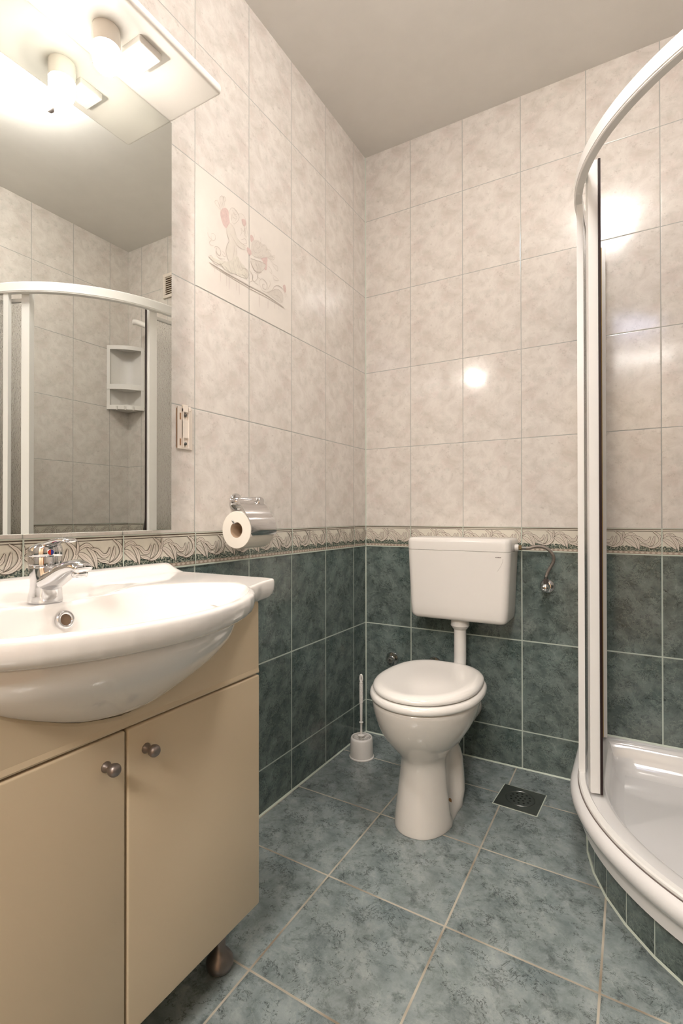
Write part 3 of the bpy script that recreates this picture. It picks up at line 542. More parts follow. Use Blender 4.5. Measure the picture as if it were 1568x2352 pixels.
# ------------------------------------------------------------------ mixer tap
def tap():
    x, y, z = 0.103, YC, 0.7135
    root = thing('basin_mixer_tap', 'chrome single lever mixer tap on the washbasin', 'tap', (x, y, z))
    def egg(cx, rx, ry, zz, ny=32, p=2.0): return [(cx+rx*math.copysign(abs(cos(2*PI*k/ny))**(2/p), cos(2*PI*k/ny)), y+ry*math.copysign(abs(sin(2*PI*k/ny))**(2/p), sin(2*PI*k/ny)), zz) for k in range(ny)]
    b = B().loft([egg(x, .0255, .0255, z), egg(x, .0255, .0255, z+.002), egg(x+.0008, .0245, .0240, z+.012), egg(x+.002, .0235, .0225, z+.024), egg(x+.003, .0245, .0225, z+.036), egg(x+.001, .0240, .0230, z+.046), egg(x, .0235, .0235, z+.055), egg(x, .0235, .0235, z+.0600)])
    # spout, oval in section, sweeping forward
    path = catmull([(x+.006, y, z+.030), (x+.030, y, z+.040), (x+.058, y, z+.0535), (x+.080, y, z+.0600), (x+.094, y, z+.0605), (x+.104, y, z+.0565)], 6)
    rings = []
    n = len(path)
    for i, p in enumerate(path):
        t = (path[min(i+1, n-1)]-path[max(i-1, 0)]).normalized(); nrm = Vector((-t.z, 0, t.x)); f = i/(n-1)
        w = .021*(1-f)+.0145*f; h = (.017*(1-f)+.0080*f)
        if i == n-1: w *= .45; h *= .45
        elif i == n-2: w *= .85; h *= .85
        rings.append([p + Vector((0, 1, 0))*w*cos(2*PI*k/24) + nrm*h*sin(2*PI*k/24) for k in range(24)])
    b.loft(rings); body = b.mk('body', M_CHROME, root, True)
    B().lathe([(.0105, z+.056), (.0112, z+.054), (.0112, z+.0475), (.0100, z+.0455), (.0085, z+.0455), (.0080, z+.049)], (x+.092, y, 0), (0, 0, 1), 24).mk('aerator', M_CHROME, root, True)
    # cap and lever
    b = B().lathe([(.0232, z+.0600), (.0245, z+.0615), (.0245, z+.072), (.0240, z+.0735)], (x, y, 0), (0, 0, 1), 36); b.mk('collar', M_CHROME, root, True, AUT)
    b = B().loft([egg(x, .0245, .0250, z+.0740), egg(x, .0250, .0255, z+.0755), egg(x+.0002, .0248, .0252, z+.082), egg(x+.001, .0232, .0240, z+.0875), egg(x+.004, .0185, .0205, z+.0920), egg(x+.008, .0110, .0140, z+.0952), egg(x+.010, .004, .006, z+.0965)])
    path = catmull([(x-.010, y, z+.0855), (x+.012, y, z+.0925), (x+.034, y, z+.0985), (x+.056, y, z+.1015), (x+.070, y, z+.1000)], 6); n = len(path); rings = []
    for i, p in enumerate(path):
        t = (path[min(i+1, n-1)]-path[max(i-1, 0)]).normalized(); nrm = Vector((-t.z, 0, t.x)); f = i/(n-1)
        w = .0185*(1-f)+.0115*f; h = .0052*(1-f)+.0034*f
        if i == n-1: w *= .4; h *= .3
        rings.append([p + Vector((0, 1, 0))*w*cos(2*PI*k/20) + nrm*h*sin(2*PI*k/20) for k in range(20)])
    b.loft(rings); lev = b.mk('lever', M_CHROME, root, True)
    ax = Vector((1, -0.22, 0.02)).normalized(); c = Vector((x, y, z+.0805)) + ax*0.0248
    B().lathe([(.0052, -.001), (.0052, .0008), (.0046, .0012)], c, ax, 24).mk('indicator_rim', M_CHROME, lev)
    u = ax.cross(Vector((0, 0, 1))).normalized(); w_ = Vector((0, 0, 1))
    for nm, s, m in (('hot_mark', 1, M_RED), ('cold_mark', -1, M_BLUE)):
        pts = [c+ax*.0016] + [c+ax*.0016 + (u*(-s)*sin(PI*k/12)*-1 + w_*cos(PI*k/12))*.0042 for k in range(13)]
        q = B().add(pts, [tuple([0]+list(range(1, 14)))]); q.mk(nm, m, lev)
tap()

# ------------------------------------------------------------------ mirror with lamp canopy
def mirror():
    YM0, YM1 = 2*YC+0.996, -0.996; z0, z1 = 0.8202, 1.7337
    root = thing('bathroom_mirror', 'tall frameless wall mirror with white lamp shelf across its top', 'mirror', (0, YC, z0))
    B().box((0.002, YM0+0.01, z0+0.01), (MX-0.0052, YM1-0.01, z1-0.001), 0.001).mk('backing_board', M_BOARD, root)
    B().box((MX-0.005, YM0, z0), (MX, YM1, z1-0.0005), 0.0008, 1).mk('mirror_glass', M_MIRROR, root)
    B().box((0.001, YM0, z1), (0.1800, YM1+0.001, z1+0.0215), 0.0075, 4).mk('canopy', M_BOARD, root, True, AUT)
    lx, ly = 0.0985, -1.2075
    lamp = B().lathe([(0.024, 0), (0.0245, -0.003), (0.0245, -0.030), (0.024, -0.034)], (lx, ly, z1), (0, 0, 1), 40).mk('lamp_shade', M_OPAL, root, True, AUT)
    b = B().lathe([(0.0238, -0.0338), (0.0238, -0.050), (0.0232, -0.058), (0.0215, -0.064)], (lx, ly, z1), (0, 0, 1), 40, caps=(False, False))
    b.lathe([(0.0215, -0.064), (0.0180, -0.0695), (0.012, -0.0735), (0.004, -0.075)], (lx, ly, z1), (0, 0, 1), 40, m=1, caps=(False, True))
    b.mk('lit_glass', [M_OPAL_ON, M_CAP_ON], lamp, True)
    cx_, cy_ = 0.120, -1.148
    R_ = Matrix.Rotation(0.0, 4, 'Z')
    B().box((cx_-0.0265, cy_-0.0250, z1-0.014), (cx_+0.0265, cy_+0.0250, z1+0.001), 0.003, 3).mk('socket_box', M_PLAST, root, True, AUT)
mirror()

# ------------------------------------------------------------------ ceiling lamp (seen in the mirror and in the tiles)
def ceil_lamp():
    x, y = CLX, CLY
    root = thing('ceiling_lamp', 'glowing opal glass dome lamp on the ceiling, seen in the mirror', 'ceiling lamp', (x, y, ZC))
    a, c = 0.128, 0.098
    def el(s, z): return [(x+c*s*cos(2*PI*k/48), y+a*s*sin(2*PI*k/48), ZC-z) for k in range(48)]
    B().loft([el(0.66, 0.0), el(0.66, 0.016), el(0.62, 0.019)]).mk('base_rim', M_BOARD, root, True, AUT)
    B().loft([el(0.62, 0.018), el(0.80, 0.026), el(0.95, 0.042), el(1.0, 0.060), el(0.96, 0.073), el(0.86, 0.084), el(0.68, 0.094), el(0.42, 0.101), el(0.12, 0.104)]).mk('dome_glass', M_CEIL_ON, root, True)
    B().lathe([(0.012, 0.0), (0.012, -0.010), (0.008, -0.014), (0.0, -0.015)], (x+0.01, y+a*1.02, ZC-0.055), (0, 0, 1), 16).mk('clip_knob', M_KNOB, root, True)
CLX, CLY = 0.81, -0.945
ceil_lamp()

# ------------------------------------------------------------------ bare wall bracket
def bracket():
    y0, y1, z0, z1 = -0.9560, -0.9105, 1.0085, 1.1070
    root = thing('wall_bracket', 'small cream plastic wall bracket with two screws beside the mirror', 'bracket', (0, -0.933, 1.058))
    B().box((0.0005, y0, z0), (0.0045, y1, z1), 0.001, 2).box((0.0045, y0+0.012, z0+0.003), (0.0095, y0+0.0145, z1-0.003), 0.0005).box((0.0045, y1-0.0165, z0+0.003), (0.0095, y1-0.014, z1-0.003), 0.0005).box((0.0045, y0+0.012, z0+0.026), (0.0085, y1-0.014, z1-0.030), 0.001).mk('plate', M_CREAMBR, root)
    B().box((0.0001, y0-0.0012, z0+0.002), (0.0012, y0, z1-0.004)).mk('stain_edge', M_RUST, root)
    for z in (z0+0.013, z1-0.018):
        s = B().lathe([(0.0040, 0.0045), (0.0040, 0.0072), (0.0022, 0.0084)], (0, y0+0.0220, z), (1, 0, 0), 16).mk('screw', M_STEEL, root, True, AUT)
        B().box((0.0083, y0+0.0213, z-0.0025), (0.0087, y0+0.0227, z+0.0025)).mk('screw_slot', M_BLACK, s)
    for z in (z0+0.008, z1-0.030): B().box((0.0044, y0+0.006, z), (0.0049, y0+0.0095, z+0.016)).mk('slot', M_RUST, root)
    B().box((0.003, y0+0.012, z1-0.012), (0.011, y0+0.0265, z1+0.0055), 0.001, 2).box((0.003, y0+0.029, z1-0.008), (0.010, y0+0.037, z1+0.0030), 0.002, 3).mk('clip', M_CREAMBR, root)
bracket()

# ------------------------------------------------------------------ toilet paper holder and roll
def paper():
    root = thing('toilet_paper_holder', 'chrome wall holder with curved cover flap over the toilet roll', 'toilet paper holder', (0, -0.755, 0.888))
    B().lathe([(0.0235, 0.0), (0.0235, 0.004), (0.0215, 0.0075), (0.014, 0.0085)], (0, -0.755, 0.888), (1, 0, 0), 40).mk('wall_plate', M_CHROME, root, True, AUT)
    B().lathe([(0.0115, 0.008), (0.0115, 0.062), (0.0105, 0.0645), (0.0105, 0.066), (0.0115, 0.0675), (0.0115, 0.0860), (0.0095, 0.090)], (0, -0.755, 0.889), (1, 0, 0), 32).mk('arm', M_CHROME, root, True, AUT)
    # flap: sheet curving over the roll, its axis parallel to the wall
    cx_, cz_, R = 0.078, 0.8175, 0.0495
    sec = [(0.079, 0.8885), (0.092, 0.8790), (0.104, 0.8650)] + [(cx_+R*cos(t), cz_+R*sin(t)) for t in [math.radians(a) for a in range(48, -24, -8)]]
    pts = catmull([(x, 0, z) for x, z in sec], 3)
    rings = []
    for i, p in enumerate(pts):
        t = (pts[min(i+1, len(pts)-1)]-pts[max(i-1, 0)]).normalized(); nn = Vector((-t.z, 0, t.x))*0.0007
        f = i/(len(pts)-1); ya, yb = -0.8400, -0.7420
        if f < 0.1: ya += (0.1-f)*0.10; yb -= (0.1-f)*0.10
        if f > 0.93: ya += (f-0.93)*0.06; yb -= (f-0.93)*0.06
        rings.append([(p.x+nn.x, ya, p.z+nn.z), (p.x+nn.x, yb, p.z+nn.z), (p.x-nn.x, yb, p.z-nn.z), (p.x-nn.x, ya, p.z-nn.z)])
    B().loft(rings).mk('cover_flap', M_CHROME, root, True, AUT)
    B().tube(catmull([(0.079, -0.756, 0.886), (0.079, -0.742, 0.885), (0.0785, -0.732, 0.876), (0.078, -0.729, 0.858), (0.078, -0.730, 0.842), (0.078, -0.738, 0.8330), (0.078, -0.78, 0.8328), (0.078, -0.838, 0.8328), (0.078, -0.847, 0.8350), (0.078, -0.852, 0.8400)], 6), 0.0026, 10).mk('roll_bar', M_CHROME, root, True)
    r2 = thing('toilet_roll', 'white toilet roll hanging on the chrome holder', 'toilet roll', (0.078, -0.785, 0.8165))
    ax = (0, 1, 0)
    B().lathe([(0.0195, 0.0), (0.0452, 0.0), (0.0460, 0.001), (0.0460, 0.0915), (0.0450, 0.0925), (0.0195, 0.0925), (0.0195, 0.0)], (0.078, -0.838, 0.8165), ax, 56, caps=(False, False)).mk('paper', M_PAPER, r2, True, AUT)
    B().lathe([(0.0194, 0.0005), (0.0194, 0.092), (0.0182, 0.092), (0.0182, 0.0005), (0.0194, 0.0005)], (0.078, -0.838, 0.8165), ax, 40, caps=(False, False)).mk('core', M_CARD, r2, True)
    # loose sheet end
    pts = [(cx_+0.0466*cos(math.radians(a)), 0.8165+0.0466*sin(math.radians(a))) for a in range(-20, -100, -8)] + [(0.066, 0.7705), (0.058, 0.7700)]
    b = B(); v = []
    for x, z in pts: v += [(x, -0.8375, z), (x, -0.7465, z)]
    for x, z in reversed(pts): v += [(x, -0.8375, z+0.0004), (x, -0.7465, z+0.0004)]
    n = len(pts)*2
    b.add(v, [(2*i, 2*i+1, 2*i+3, 2*i+2) for i in range(n-1)]).mk('loose_sheet', M_PAPER, r2, True)
paper()

# ------------------------------------------------------------------ toilet
def toilet():
    TX = 0.407
    root = thing('toilet', 'white floor standing toilet with closed lid on the green tiled floor', 'toilet', (TX, -0.40, 0))
    seg = 96
    def sgnp(c, e): return math.copysign(abs(c)**e, c)
    def ring(z, xc, yc, ax, bf, bb, p=2.0, carve=0.0):
        r = []
        for k in range(seg):
            a = 2*PI*k/seg; c, s = cos(a), sin(a); e = 2/p
            x = xc+ax*sgnp(c, e); y = yc+(bf if s < 0 else bb)*sgnp(s, e)
            if carve:   # squarer rear trap block, with a hollow on each flank in front of it
                if s > 0:
                    e2 = .55; x2 = xc+(ax*.5+.5*.0825)*sgnp(c, e2); y2 = yc+bb*sgnp(s, e2); w2 = min(1, carve/.02)
                    x += (x2-x)*w2; y += (y2-y)*w2
                wy = math.exp(-((y+0.372)/0.046)**4); x -= (1 if x > xc else -1)*carve*1.25*wy*min(1, abs(x-xc)/(ax*0.6))
            r.append((x, y, z))
        return r
    L = [  # z, xc, yc, ax, front, back, power, carve
        (0.000, .4070, -.400, .0815, .131, .165, 2.25, .006), (0.002, .4070, -.400, .0820, .1315, .166, 2.25, .006), (0.012, .4070, -.400, .0815, .130, .166, 2.25, .007), (0.024, .4070, -.400, .0805, .1285, .165, 2.25, .014), (0.040, .4068, -.400, .0790, .126, .165, 2.25, .022), (0.060, .4067, -.400, .0770, .123, .164, 2.2, .025), (0.085, .4066, -.400, .0745, .118, .162, 2.2, .025), (0.105, .4064, -.400, .0720, .114, .159, 2.2, .024),
        (0.135, .4062, -.400, .0690, .109, .152, 2.15, .021), (0.160, .4060, -.402, .0665, .105, .144, 2.1, .017), (0.178, .4062, -.406, .0650, .103, .136, 2.05, .013), (0.190, .4066, -.412, .0665, .104, .132, 2.0, .009), (0.202, .4072, -.418, .0720, .108, .129, 2, .005),
        (0.216, .4082, -.424, .0820, .117, .132, 2, 0), (0.235, .4100, -.430, .0960, .131, .145, 2, 0), (0.258, .4125, -.436, .1110, .147, .163, 2, 0), (0.282, .4150, -.439, .1230, .160, .180, 2, 0), (0.306, .4170, -.440, .1320, .170, .190, 2.02, 0), (0.328, .4182, -.440, .1378, .1765, .196, 2.05, 0),
        (0.345, .4190, -.440, .1410, .1800, .199, 2.05, 0), (0.3530, .4190, -.440, .1415, .1805, .200, 2.05, 0), (0.3570, .4190, -.440, .1395, .1785, .198, 2.05, 0), (0.3580, .4190, -.440, .134, .173, .193, 2.05, 0)]
    B().loft([ring(*q) for q in L]).mk('bowl', M_CERAM2, root, True)
    # rear deck that carries the seat hinges and takes the flush pipe
    B().box((.335, -.292, .285), (.495, -.185, .3555), 0.018, 4).mk('rear_deck', M_CERAM2, root, True, AUT)
    B().tube(catmull([(.407, -.27, .17), (.407, -.16, .18), (.407, -.06, .185), (.407, -.001, .185)], 6), [.05]*19, 28).mk('outlet_pipe', M_CERAM2, root, True)
    for sx in (1,):
        c = Vector((.4535+.001, -.318, .052))
        B().lathe([(.0072, -.006), (.0072, .0010), (.0050, .0014)], (.4625, -.372, .036), (1, -.25, .25), 20).mk('fixing_bolt', M_RUST, root)
    # seat ring and lid, flattened slightly at the hinge end
    SX, SY = .4205, -.437
    def seat(z, ax, bf, bb, dz=None):
        r = []
        for k in range(seg):
            a = 2*PI*k/seg; c, s = cos(a), sin(a)
            x = SX+ax*sgnp(c, .97); y = SY+(bf*s if s < 0 else bb*sgnp(s, .80))
            if s > 0: x = SX+ax*(sgnp(c, 1-.42*min(1, s*2.2)) if abs(c) > 1e-9 else 0)*(1-.10*s**2)
            r.append((x, y, z))
        return r
    B().loft([seat(.3592, .138, .177, .178), seat(.3594, .1455, .1845, .185), seat(.3615, .1495, .1885, .189), seat(.3665, .1515, .1905, .191), seat(.3725, .1505, .1895, .190), seat(.3775, .1470, .186, .187), seat(.3798, .1420, .181, .182), seat(.3802, .134, .173, .178)]).mk('seat', M_PLAST2, root, True)
    LY = 0
    B().loft([seat(.3822, .134, .173, .180), seat(.3824, .1395, .1785, .186), seat(.3840, .1422, .1812, .189), seat(.3875, .1430, .182, .190), seat(.3920, .1415, .1805, .1885), seat(.3962, .1370, .176, .184), seat(.3995, .1300, .169, .176), seat(.4008, .1220, .161, .167), seat(.4004, .110, .149, .155), seat(.3992, .095, .132, .140), seat(.3985, .06, .085, .09), seat(.3983, .01, .014, .015)]).mk('lid', M_PLAST2, root, True)
    for x in (.375, .466): B().lathe([(.010, 0), (.010, .028)], (x-.014, -.252, .373), (1, 0, 0), 20).mk('hinge', M_PLAST, root, True, AUT)
toilet()

# ------------------------------------------------------------------ cistern with flush pipe
def cistern():
    root = thing('toilet_cistern', 'white plastic flush cistern hung on the wall above the toilet', 'cistern', (.405, -.065, .5))
    def sec(z, hx, y0, r=.022):
        x0, x1 = .405-hx, .405+hx; pts = []
        for cx_, cy_, a0 in ((x1-r, y0+r, -90), (x1-.006, -.004-.006, 0), (x0+.006, -.004-.006, 90), (x0+r, y0+r, 180)):
            rr = r if a0 in (-90, 180) else .006
            for k in range(7): a = math.radians(a0+15*k); pts.append((cx_+rr*cos(a), cy_+rr*sin(a), z))
        return pts
    Z0, Z1, ZS = .4985, .7755, .7335
    hx = lambda z: .1640 + (z-Z0)/(Z1-Z0)*.0130
    low = [sec(Z0, hx(Z0)-.018, -.114, .014), sec(Z0+.002, hx(Z0)-.010, -.122, .018), sec(Z0+.007, hx(Z0)-.004, -.1275, .022), sec(Z0+.016, hx(Z0), -.1305), sec(Z0+.05, hx(Z0+.05), -.1312), sec(.65, hx(.65), -.1318), sec(ZS-.0012, hx(ZS), -.1320), sec(ZS-.0004, hx(ZS)-.001, -.131)]
    B().loft(low).mk('tank', M_PLAST, root, True, AUT)
    top = [sec(ZS+.0002, hx(ZS)-.001, -.131), sec(ZS+.0010, hx(ZS), -.1322), sec(.760, hx(.76), -.1325), sec(.767, hx(.767)-.0015, -.131), sec(.7725, hx(.77)-.005, -.1275, .02), sec(.7750, hx(.77)-.011, -.121, .016), sec(.7755, hx(.77)-.018, -.114, .012)]
    B().loft(top).mk('tank_lid', M_PLAST, root, True, AUT)
    # tiny unreadable maker's print and a curved scratch
    b = B(); x = .5355
    for i, w in enumerate((.0022, .0012, .0020, .0024, .0022, .0020, .0012)):
        b.box((x, -.13245, .7155), (x+w, -.1320, .7180 if i != 3 else .7183)); x += w+.0007
    b.mk('print', M_LOGO, root)
    path = [(.5590, .7125), (.5575, .703), (.553, .691), (.5465, .680), (.541, .672)]
    B().tube(catmull([(x, -.13195, z) for x, z in path], 5), .00025, 6).mk('scratch', M_LOGO, root)
    p = thing('flush_pipe', 'white flush pipe with collar running from cistern down to toilet', 'pipe', (.405, -.08, .36))
    B().lathe([(.026, .4995), (.030, .497), (.031, .480), (.0315, .476), (.029, .473), (.026, .468), (.0225, .464)], (.403, -.078, 0), (0, 0, 1), 40).mk('collar', M_PLAST, p, True, AUT)
    B().tube(catmull([(.403, -.078, .470), (.403, -.078, .40), (.403, -.080, .355), (.403, -.095, .325), (.404, -.13, .314), (.405, -.1845, .313)], 8), .0205, 28).mk('pipe', M_PLAST, p, True)
cistern()

def valve():
    r = thing('angle_valve', 'round chrome shut off valve on green tiles right of the cistern', 'valve', (.6715, 0, .6190))
    c = (.6715, -.0002, .6190)
    B().lathe([(.0235, 0), (.0235, .002), (.0220, .0045), (.0155, .0095), (.0125, .0105)], c, (0, -1, 0), 36).mk('rosette', M_CHROME, r, True, AUT)
    B().lathe([(.0105, .010), (.0105, .036)], c, (0, -1, 0), 28).mk('body', M_CHROME, r, True, AUT)
    B().lathe([(.0080, .0345), (.0125, .038), (.0138, .045), (.0125, .053), (.0085, .057), (.003, .058)], c, (0, -1, 0), 28).mk('handle', M_CHROME, r, True)
    B().lathe([(.0085, 0), (.0085, .020)], (.6715, -.026, .6255), (0, 0, 1), 6).mk('outlet_nut', M_KNOB, r)
    h = thing('supply_hose', 'braided steel water hose curving from cistern to the round valve', 'hose', (.63, -.04, .70))
    pts = [(.6115, -.060, .7455), (.625, -.060, .7455), (.640, -.058, .7500), (.660, -.053, .7510), (.680, -.046, .7430), (.6945, -.040, .7240), (.6955, -.034, .7050), (.6860, -.029, .6850), (.6760, -.026, .6660), (.6715, -.026, .6500)]
    B().tube(catmull(pts, 8), .0052, 14).mk('braid', M_BRAID, h, True)
    B().lathe([(.0060, 0), (.0060, .012)], (.6715, -.026, .6400), (0, 0, 1), 16).mk('lower_ferrule', M_STEEL, h, True, AUT)
    B().lathe([(.0056, 0), (.0056, .014)], (.6030, -.060, .7455), (1, 0, 0), 16).mk('upper_ferrule', M_STEEL, h, True, AUT)
    B().lathe([(.0085, 0), (.0085, .009)], (.5940, -.060, .7455), (1, 0, 0), 6).mk('brass_nut', M_BRASS, h)
    B().lathe([(.0115, 0), (.0115, .009), (.0095, .012)], (.5818, -.060, .7455), (1, 0, 0), 20).mk('plastic_nut', M_PLAST, h, True, AUT)
valve()
for i, (x, z, lab) in enumerate(((.1142, .3020, 'dark chrome wall cap on green tiles left of the toilet lid'), (.2840, .3080, 'chrome wall cap half hidden behind the toilet lid'))):
    r = thing('pipe_cap', lab, 'pipe cap', (x, 0, z), 'capped water outlets behind the toilet')
    B().lathe([(.0265, 0), (.0265, .0025), (.0240, .006), (.0150, .008)], (x, -.0002, z), (0, -1, 0), 36).mk('rosette', M_CHROME, r, True, AUT)
    B().lathe([(.0130, .006), (.0130, .016), (.0115, .0185), (.0070, .0185)], (x, -.0002, z), (0, -1, 0), 24).mk('plug', M_CHROME, r, True, AUT)
    B().box((x-.005, -.023, z-.005), (x+.005, -.017, z+.005), .001).mk('square_key', M_STEEL, r)

# ------------------------------------------------------------------ toilet brush and holder
def brush():
    bx, by = .0830, -.1930
    r = thing('toilet_brush_holder', 'round white plastic brush holder on the floor in the corner', 'brush holder', (bx, by, 0))
    B().lathe([(.0425, .0), (.0440, .001), (.0438, .004), (.0410, .006), (.0402, .045), (.0390, .064), (.0372, .0695), (.0345, .0712), (.0320, .0700), (.0312, .060), (.0312, .008)], (bx, by, 0), (0, 0, 1), 48).mk('cup', M_PLAST, r, True, AUT)
    t = thing('toilet_brush', 'white toilet brush with ribbed handle standing in its round holder', 'toilet brush', (bx, by, .01))
    prof = [(.0055, .070), (.0125, .0745), (.0125, .0765), (.0048, .0790), (.0036, .100), (.0040, .118), (.0075, .1195), (.0075, .1215), (.0042, .123), (.0048, .150), (.0056, .190)]
    z = .190
    for k in range(17): prof += [(.0068, z+.0008), (.0068, z+.0024), (.0054, z+.0032)]; z += .0040
    tx = bx-.0015
    B().lathe(prof+[(.0064, z+.001), (.0064, z+.004)], (tx, by, 0), (0, 0, 1), 24).mk('handle', M_PLAST, t, True, AUT)
    # loop end with hanging hole
    ring = []
    zc = z+.0175
    path = [(tx+.0042*sin(a), by, zc+.0125*cos(a)) for a in [2*PI*k/28 for k in range(29)]]
    B().tube(path, .0031, 10).mk('hanging_loop', M_PLAST, t, True)
    b = B(); rnd = random.Random(3)
    for k in range(420):
        a = rnd.random()*2*PI; zz = rnd.uniform(.022, .066); R = rnd.uniform(.024, .0300)
        if zz > .058: R = rnd.uniform(.018, .0295)
        up_ = rnd.uniform(-.002, .014) if zz > .05 else 0
        p = Vector((tx+.004*cos(a), by+.004*sin(a), zz)); q = Vector((tx+R*cos(a), by+R*sin(a), zz+up_)); s = Vector((-sin(a), cos(a), 0))*.0006; u_ = Vector((0, 0, .0006))
        b.add([p+s, p-s, p+u_, q+s*.6, q-s*.6, q+u_*.6], [(0, 1, 4, 3), (1, 2, 5, 4), (2, 0, 3, 5), (3, 4, 5)])
    b.lathe([(.006, .02), (.006, .074)], (tx, by, 0), (0, 0, 1), 16)
    o = b.mk('bristles', M_BRIST, t); o['kind'] = 'stuff'
brush()

# ------------------------------------------------------------------ floor drain
def drain():
    cx_, cy_ = .6207, -.1972
    r = thing('floor_drain', 'square dark steel floor drain with round perforated grate', 'drain', (cx_, cy_, 0))
    a = -.055
    def W(x, y, z=0): return (cx_+x*cos(a)-y*sin(a), cy_+x*sin(a)+y*cos(a), z)
    def plate(h, z0, z1, name, m, bev=.0008):
        b = B().box((-h, -h*1.03, z0), (h, h*1.03, z1), bev); b.v = [W(*p) for p in b.v]; return b.mk(name, m, r)
    plate(.0640, .0002, .0010, 'grout_frame', M_GROUT, 0.0002); plate(.0612, .0004, .0022, 'plate', M_STEELD)
    C_ = W(0.001, .002)
    B().lathe([(.0425, .0022), (.0425, .0026), (.0415, .0036), (.0400, .0036), (.0390, .0026), (.0385, .0024)], (C_[0], C_[1], 0), (0, 0, 1), 56, caps=(False, False)).mk('grate_ring', M_STEEL, r, True, AUT)
    g = B().lathe([(.0388, .0020), (.0388, .0026), (.001, .0027)], (C_[0], C_[1], 0), (0, 0, 1), 48).mk('grate', M_STEELD, r)
    b = B(); holes = [(0, 0)] + [(.0130*cos(PI/3*k+.3), .0130*sin(PI/3*k+.3)) for k in range(6)] + [(.0275*cos(2*PI/12*k), .0275*sin(2*PI/12*k)) for k in range(12)]
    for hx, hy in holes: b.lathe([(.0034, .0021), (.0034, .00285)], (C_[0]+hx, C_[1]+hy, 0), (0, 0, 1), 14)
    b.mk('holes', M_BLACK, g)
drain()

# ------------------------------------------------------------------ quadrant shower tray, plinth and enclosure
QX, QY, QR = 1.340, -.270, .550
def qpath(r, y_start=0.0, x_end=XR, n=48):
    """plan path from the back wall round to the right wall at radius r"""
    p = [(QX-r, y_start), (QX-r, (y_start+QY)/2), (QX-r, QY+.0001)]
    p += [(QX-r*cos(PI/2*k/n), QY-r*sin(PI/2*k/n)) for k in range(1, n)]
    p += [(QX+.0001, QY-r), ((QX+x_end)/2, QY-r), (x_end, QY-r)]
    return p
def plinth(root):
    R = .530; v = []; f = []; uv = []; pts = [(QX-R, 0)]; us = [0]
    st = math.radians(8.35); n = 11
    pts.append((QX-R, QY+.02)); us.append(3.2)
    for k in range(n): a = math.radians(1.5)+st*k; pts.append((QX-R*cos(a), QY-R*sin(a))); us.append(4+k)
    pts.append((XR, pts[-1][1]-.002)); us.append(us[-1]+1)
    H = .115
    for i in range(len(pts)-1):
        j = len(v); a, b_ = pts[i], pts[i+1]; v += [(*a, 0), (*b_, 0), (*b_, H), (*a, H)]; f.append((j, j+1, j+2, j+3)); uv.append([(us[i], .06), (us[i+1], .06), (us[i+1], .29), (us[i], .29)])
    mk('tiled_plinth', v, f, M_PLINTH, root, uvs=uv)
    b = B(); b.sweep([(p[0], p[1]) for p in pts], [(0.0, 0.0), (.0035, 0.0), (0.0, .0035)])
    b.mk('grout_line', M_GROUT, root)
def tray():
    root = thing('shower_tray', 'white acrylic quarter round shower tray on green tiled plinth', 'shower tray', (1.25, -.35, .1))
    plinth(root)
    # closed outlines: path along the front plus wall corner points
    def outline(r, wall, z, k=1.0):
        """r front radius, wall = gap to both walls"""
        x1 = XR-wall; y0 = -wall
        p = [(QX-r, y0 + (QY-y0)*t, z) for t in (0, .35, .7)] + [(QX-r*cos(PI/2*i/40), QY-r*sin(PI/2*i/40), z) for i in range(41)]
        p += [(QX+(x1-QX)*t, QY-r, z) for t in (.35, .7, 1)]
        rc = .03
        p += [(x1, QY-r + (y0-rc-(QY-r))*t, z) for t in (.15, .3, .45, .6, .75, .9)]
        p += [(x1-rc+rc*cos(PI/2*i/6), y0-rc+rc*sin(PI/2*i/6), z) for i in range(7)]
        p += [(x1-rc + ((QX-r)-(x1-rc))*t, y0, z) for t in (.15, .3, .45, .6, .75, .9)]
        return p
    g = .0005
    R = [outline(.540, g, .088), outline(.548, g, .089), outline(.549, g, .105), outline(.5500, g, .112), outline(.5520, g, .120), outline(.5600, g, .127), outline(.5665, g, .134), outline(.5700, g, .143), outline(.5695, g, .152), outline(.5655, g, .159), outline(.5600, g, .1632),
         outline(.5540, g, .1650), outline(.5440, g, .1660), outline(.500, .022, .1665), outline(.492, .028, .1640), outline(.486, .034, .1560), outline(.478, .042, .1300), outline(.468, .052, .1040), outline(.452, .068, .0900), outline(.430, .090, .0830), outline(.390, .130, .0790)]
    # rear ledge next to the tiles stands a little higher
    b = B().loft(R, (True, True)); b.mk('basin', M_TRAY, root, True, math.radians(60))
    # wavy anti slip ribs moulded in the floor of the tray
    b = B()
    for k in range(13):
        pts = []; yb = -.475+.0175*k
        xs = QX - math.sqrt(.378**2-(yb+.27)**2) + .012
        for i in range(25):
            t = i/24; pts.append((xs+.27*t, yb + .010*sin(t*PI*1.6+.4) - .012*t, .0800))
        n = len(pts); rings = []
        for i, p in enumerate(pts):
            e = .0001+.0016*sin(PI*i/(n-1))**.6
            rings.append([(p[0], p[1]-.0045, .0788), (p[0], p[1], .0794+e), (p[0], p[1]+.0045, .0788)])
        b.loft(rings, (False, False), closed=False)
    b.mk('anti_slip_ribs', M_TRAY, root, True)
    B().lathe([(.043, .0795), (.043, .083), (.036, .0865), (.010, .0880), (.0, .0880)], (1.22, -.20, 0), (0, 0, 1), 40).mk('waste_cover', M_CHROME, root, True)
    B().sweep([(QX-.55, -.0005), (XR, -.0005)], [(0, .163), (.004, .163), (0, .171)]).mk('silicone_joint', M_GROUT, root)
tray()

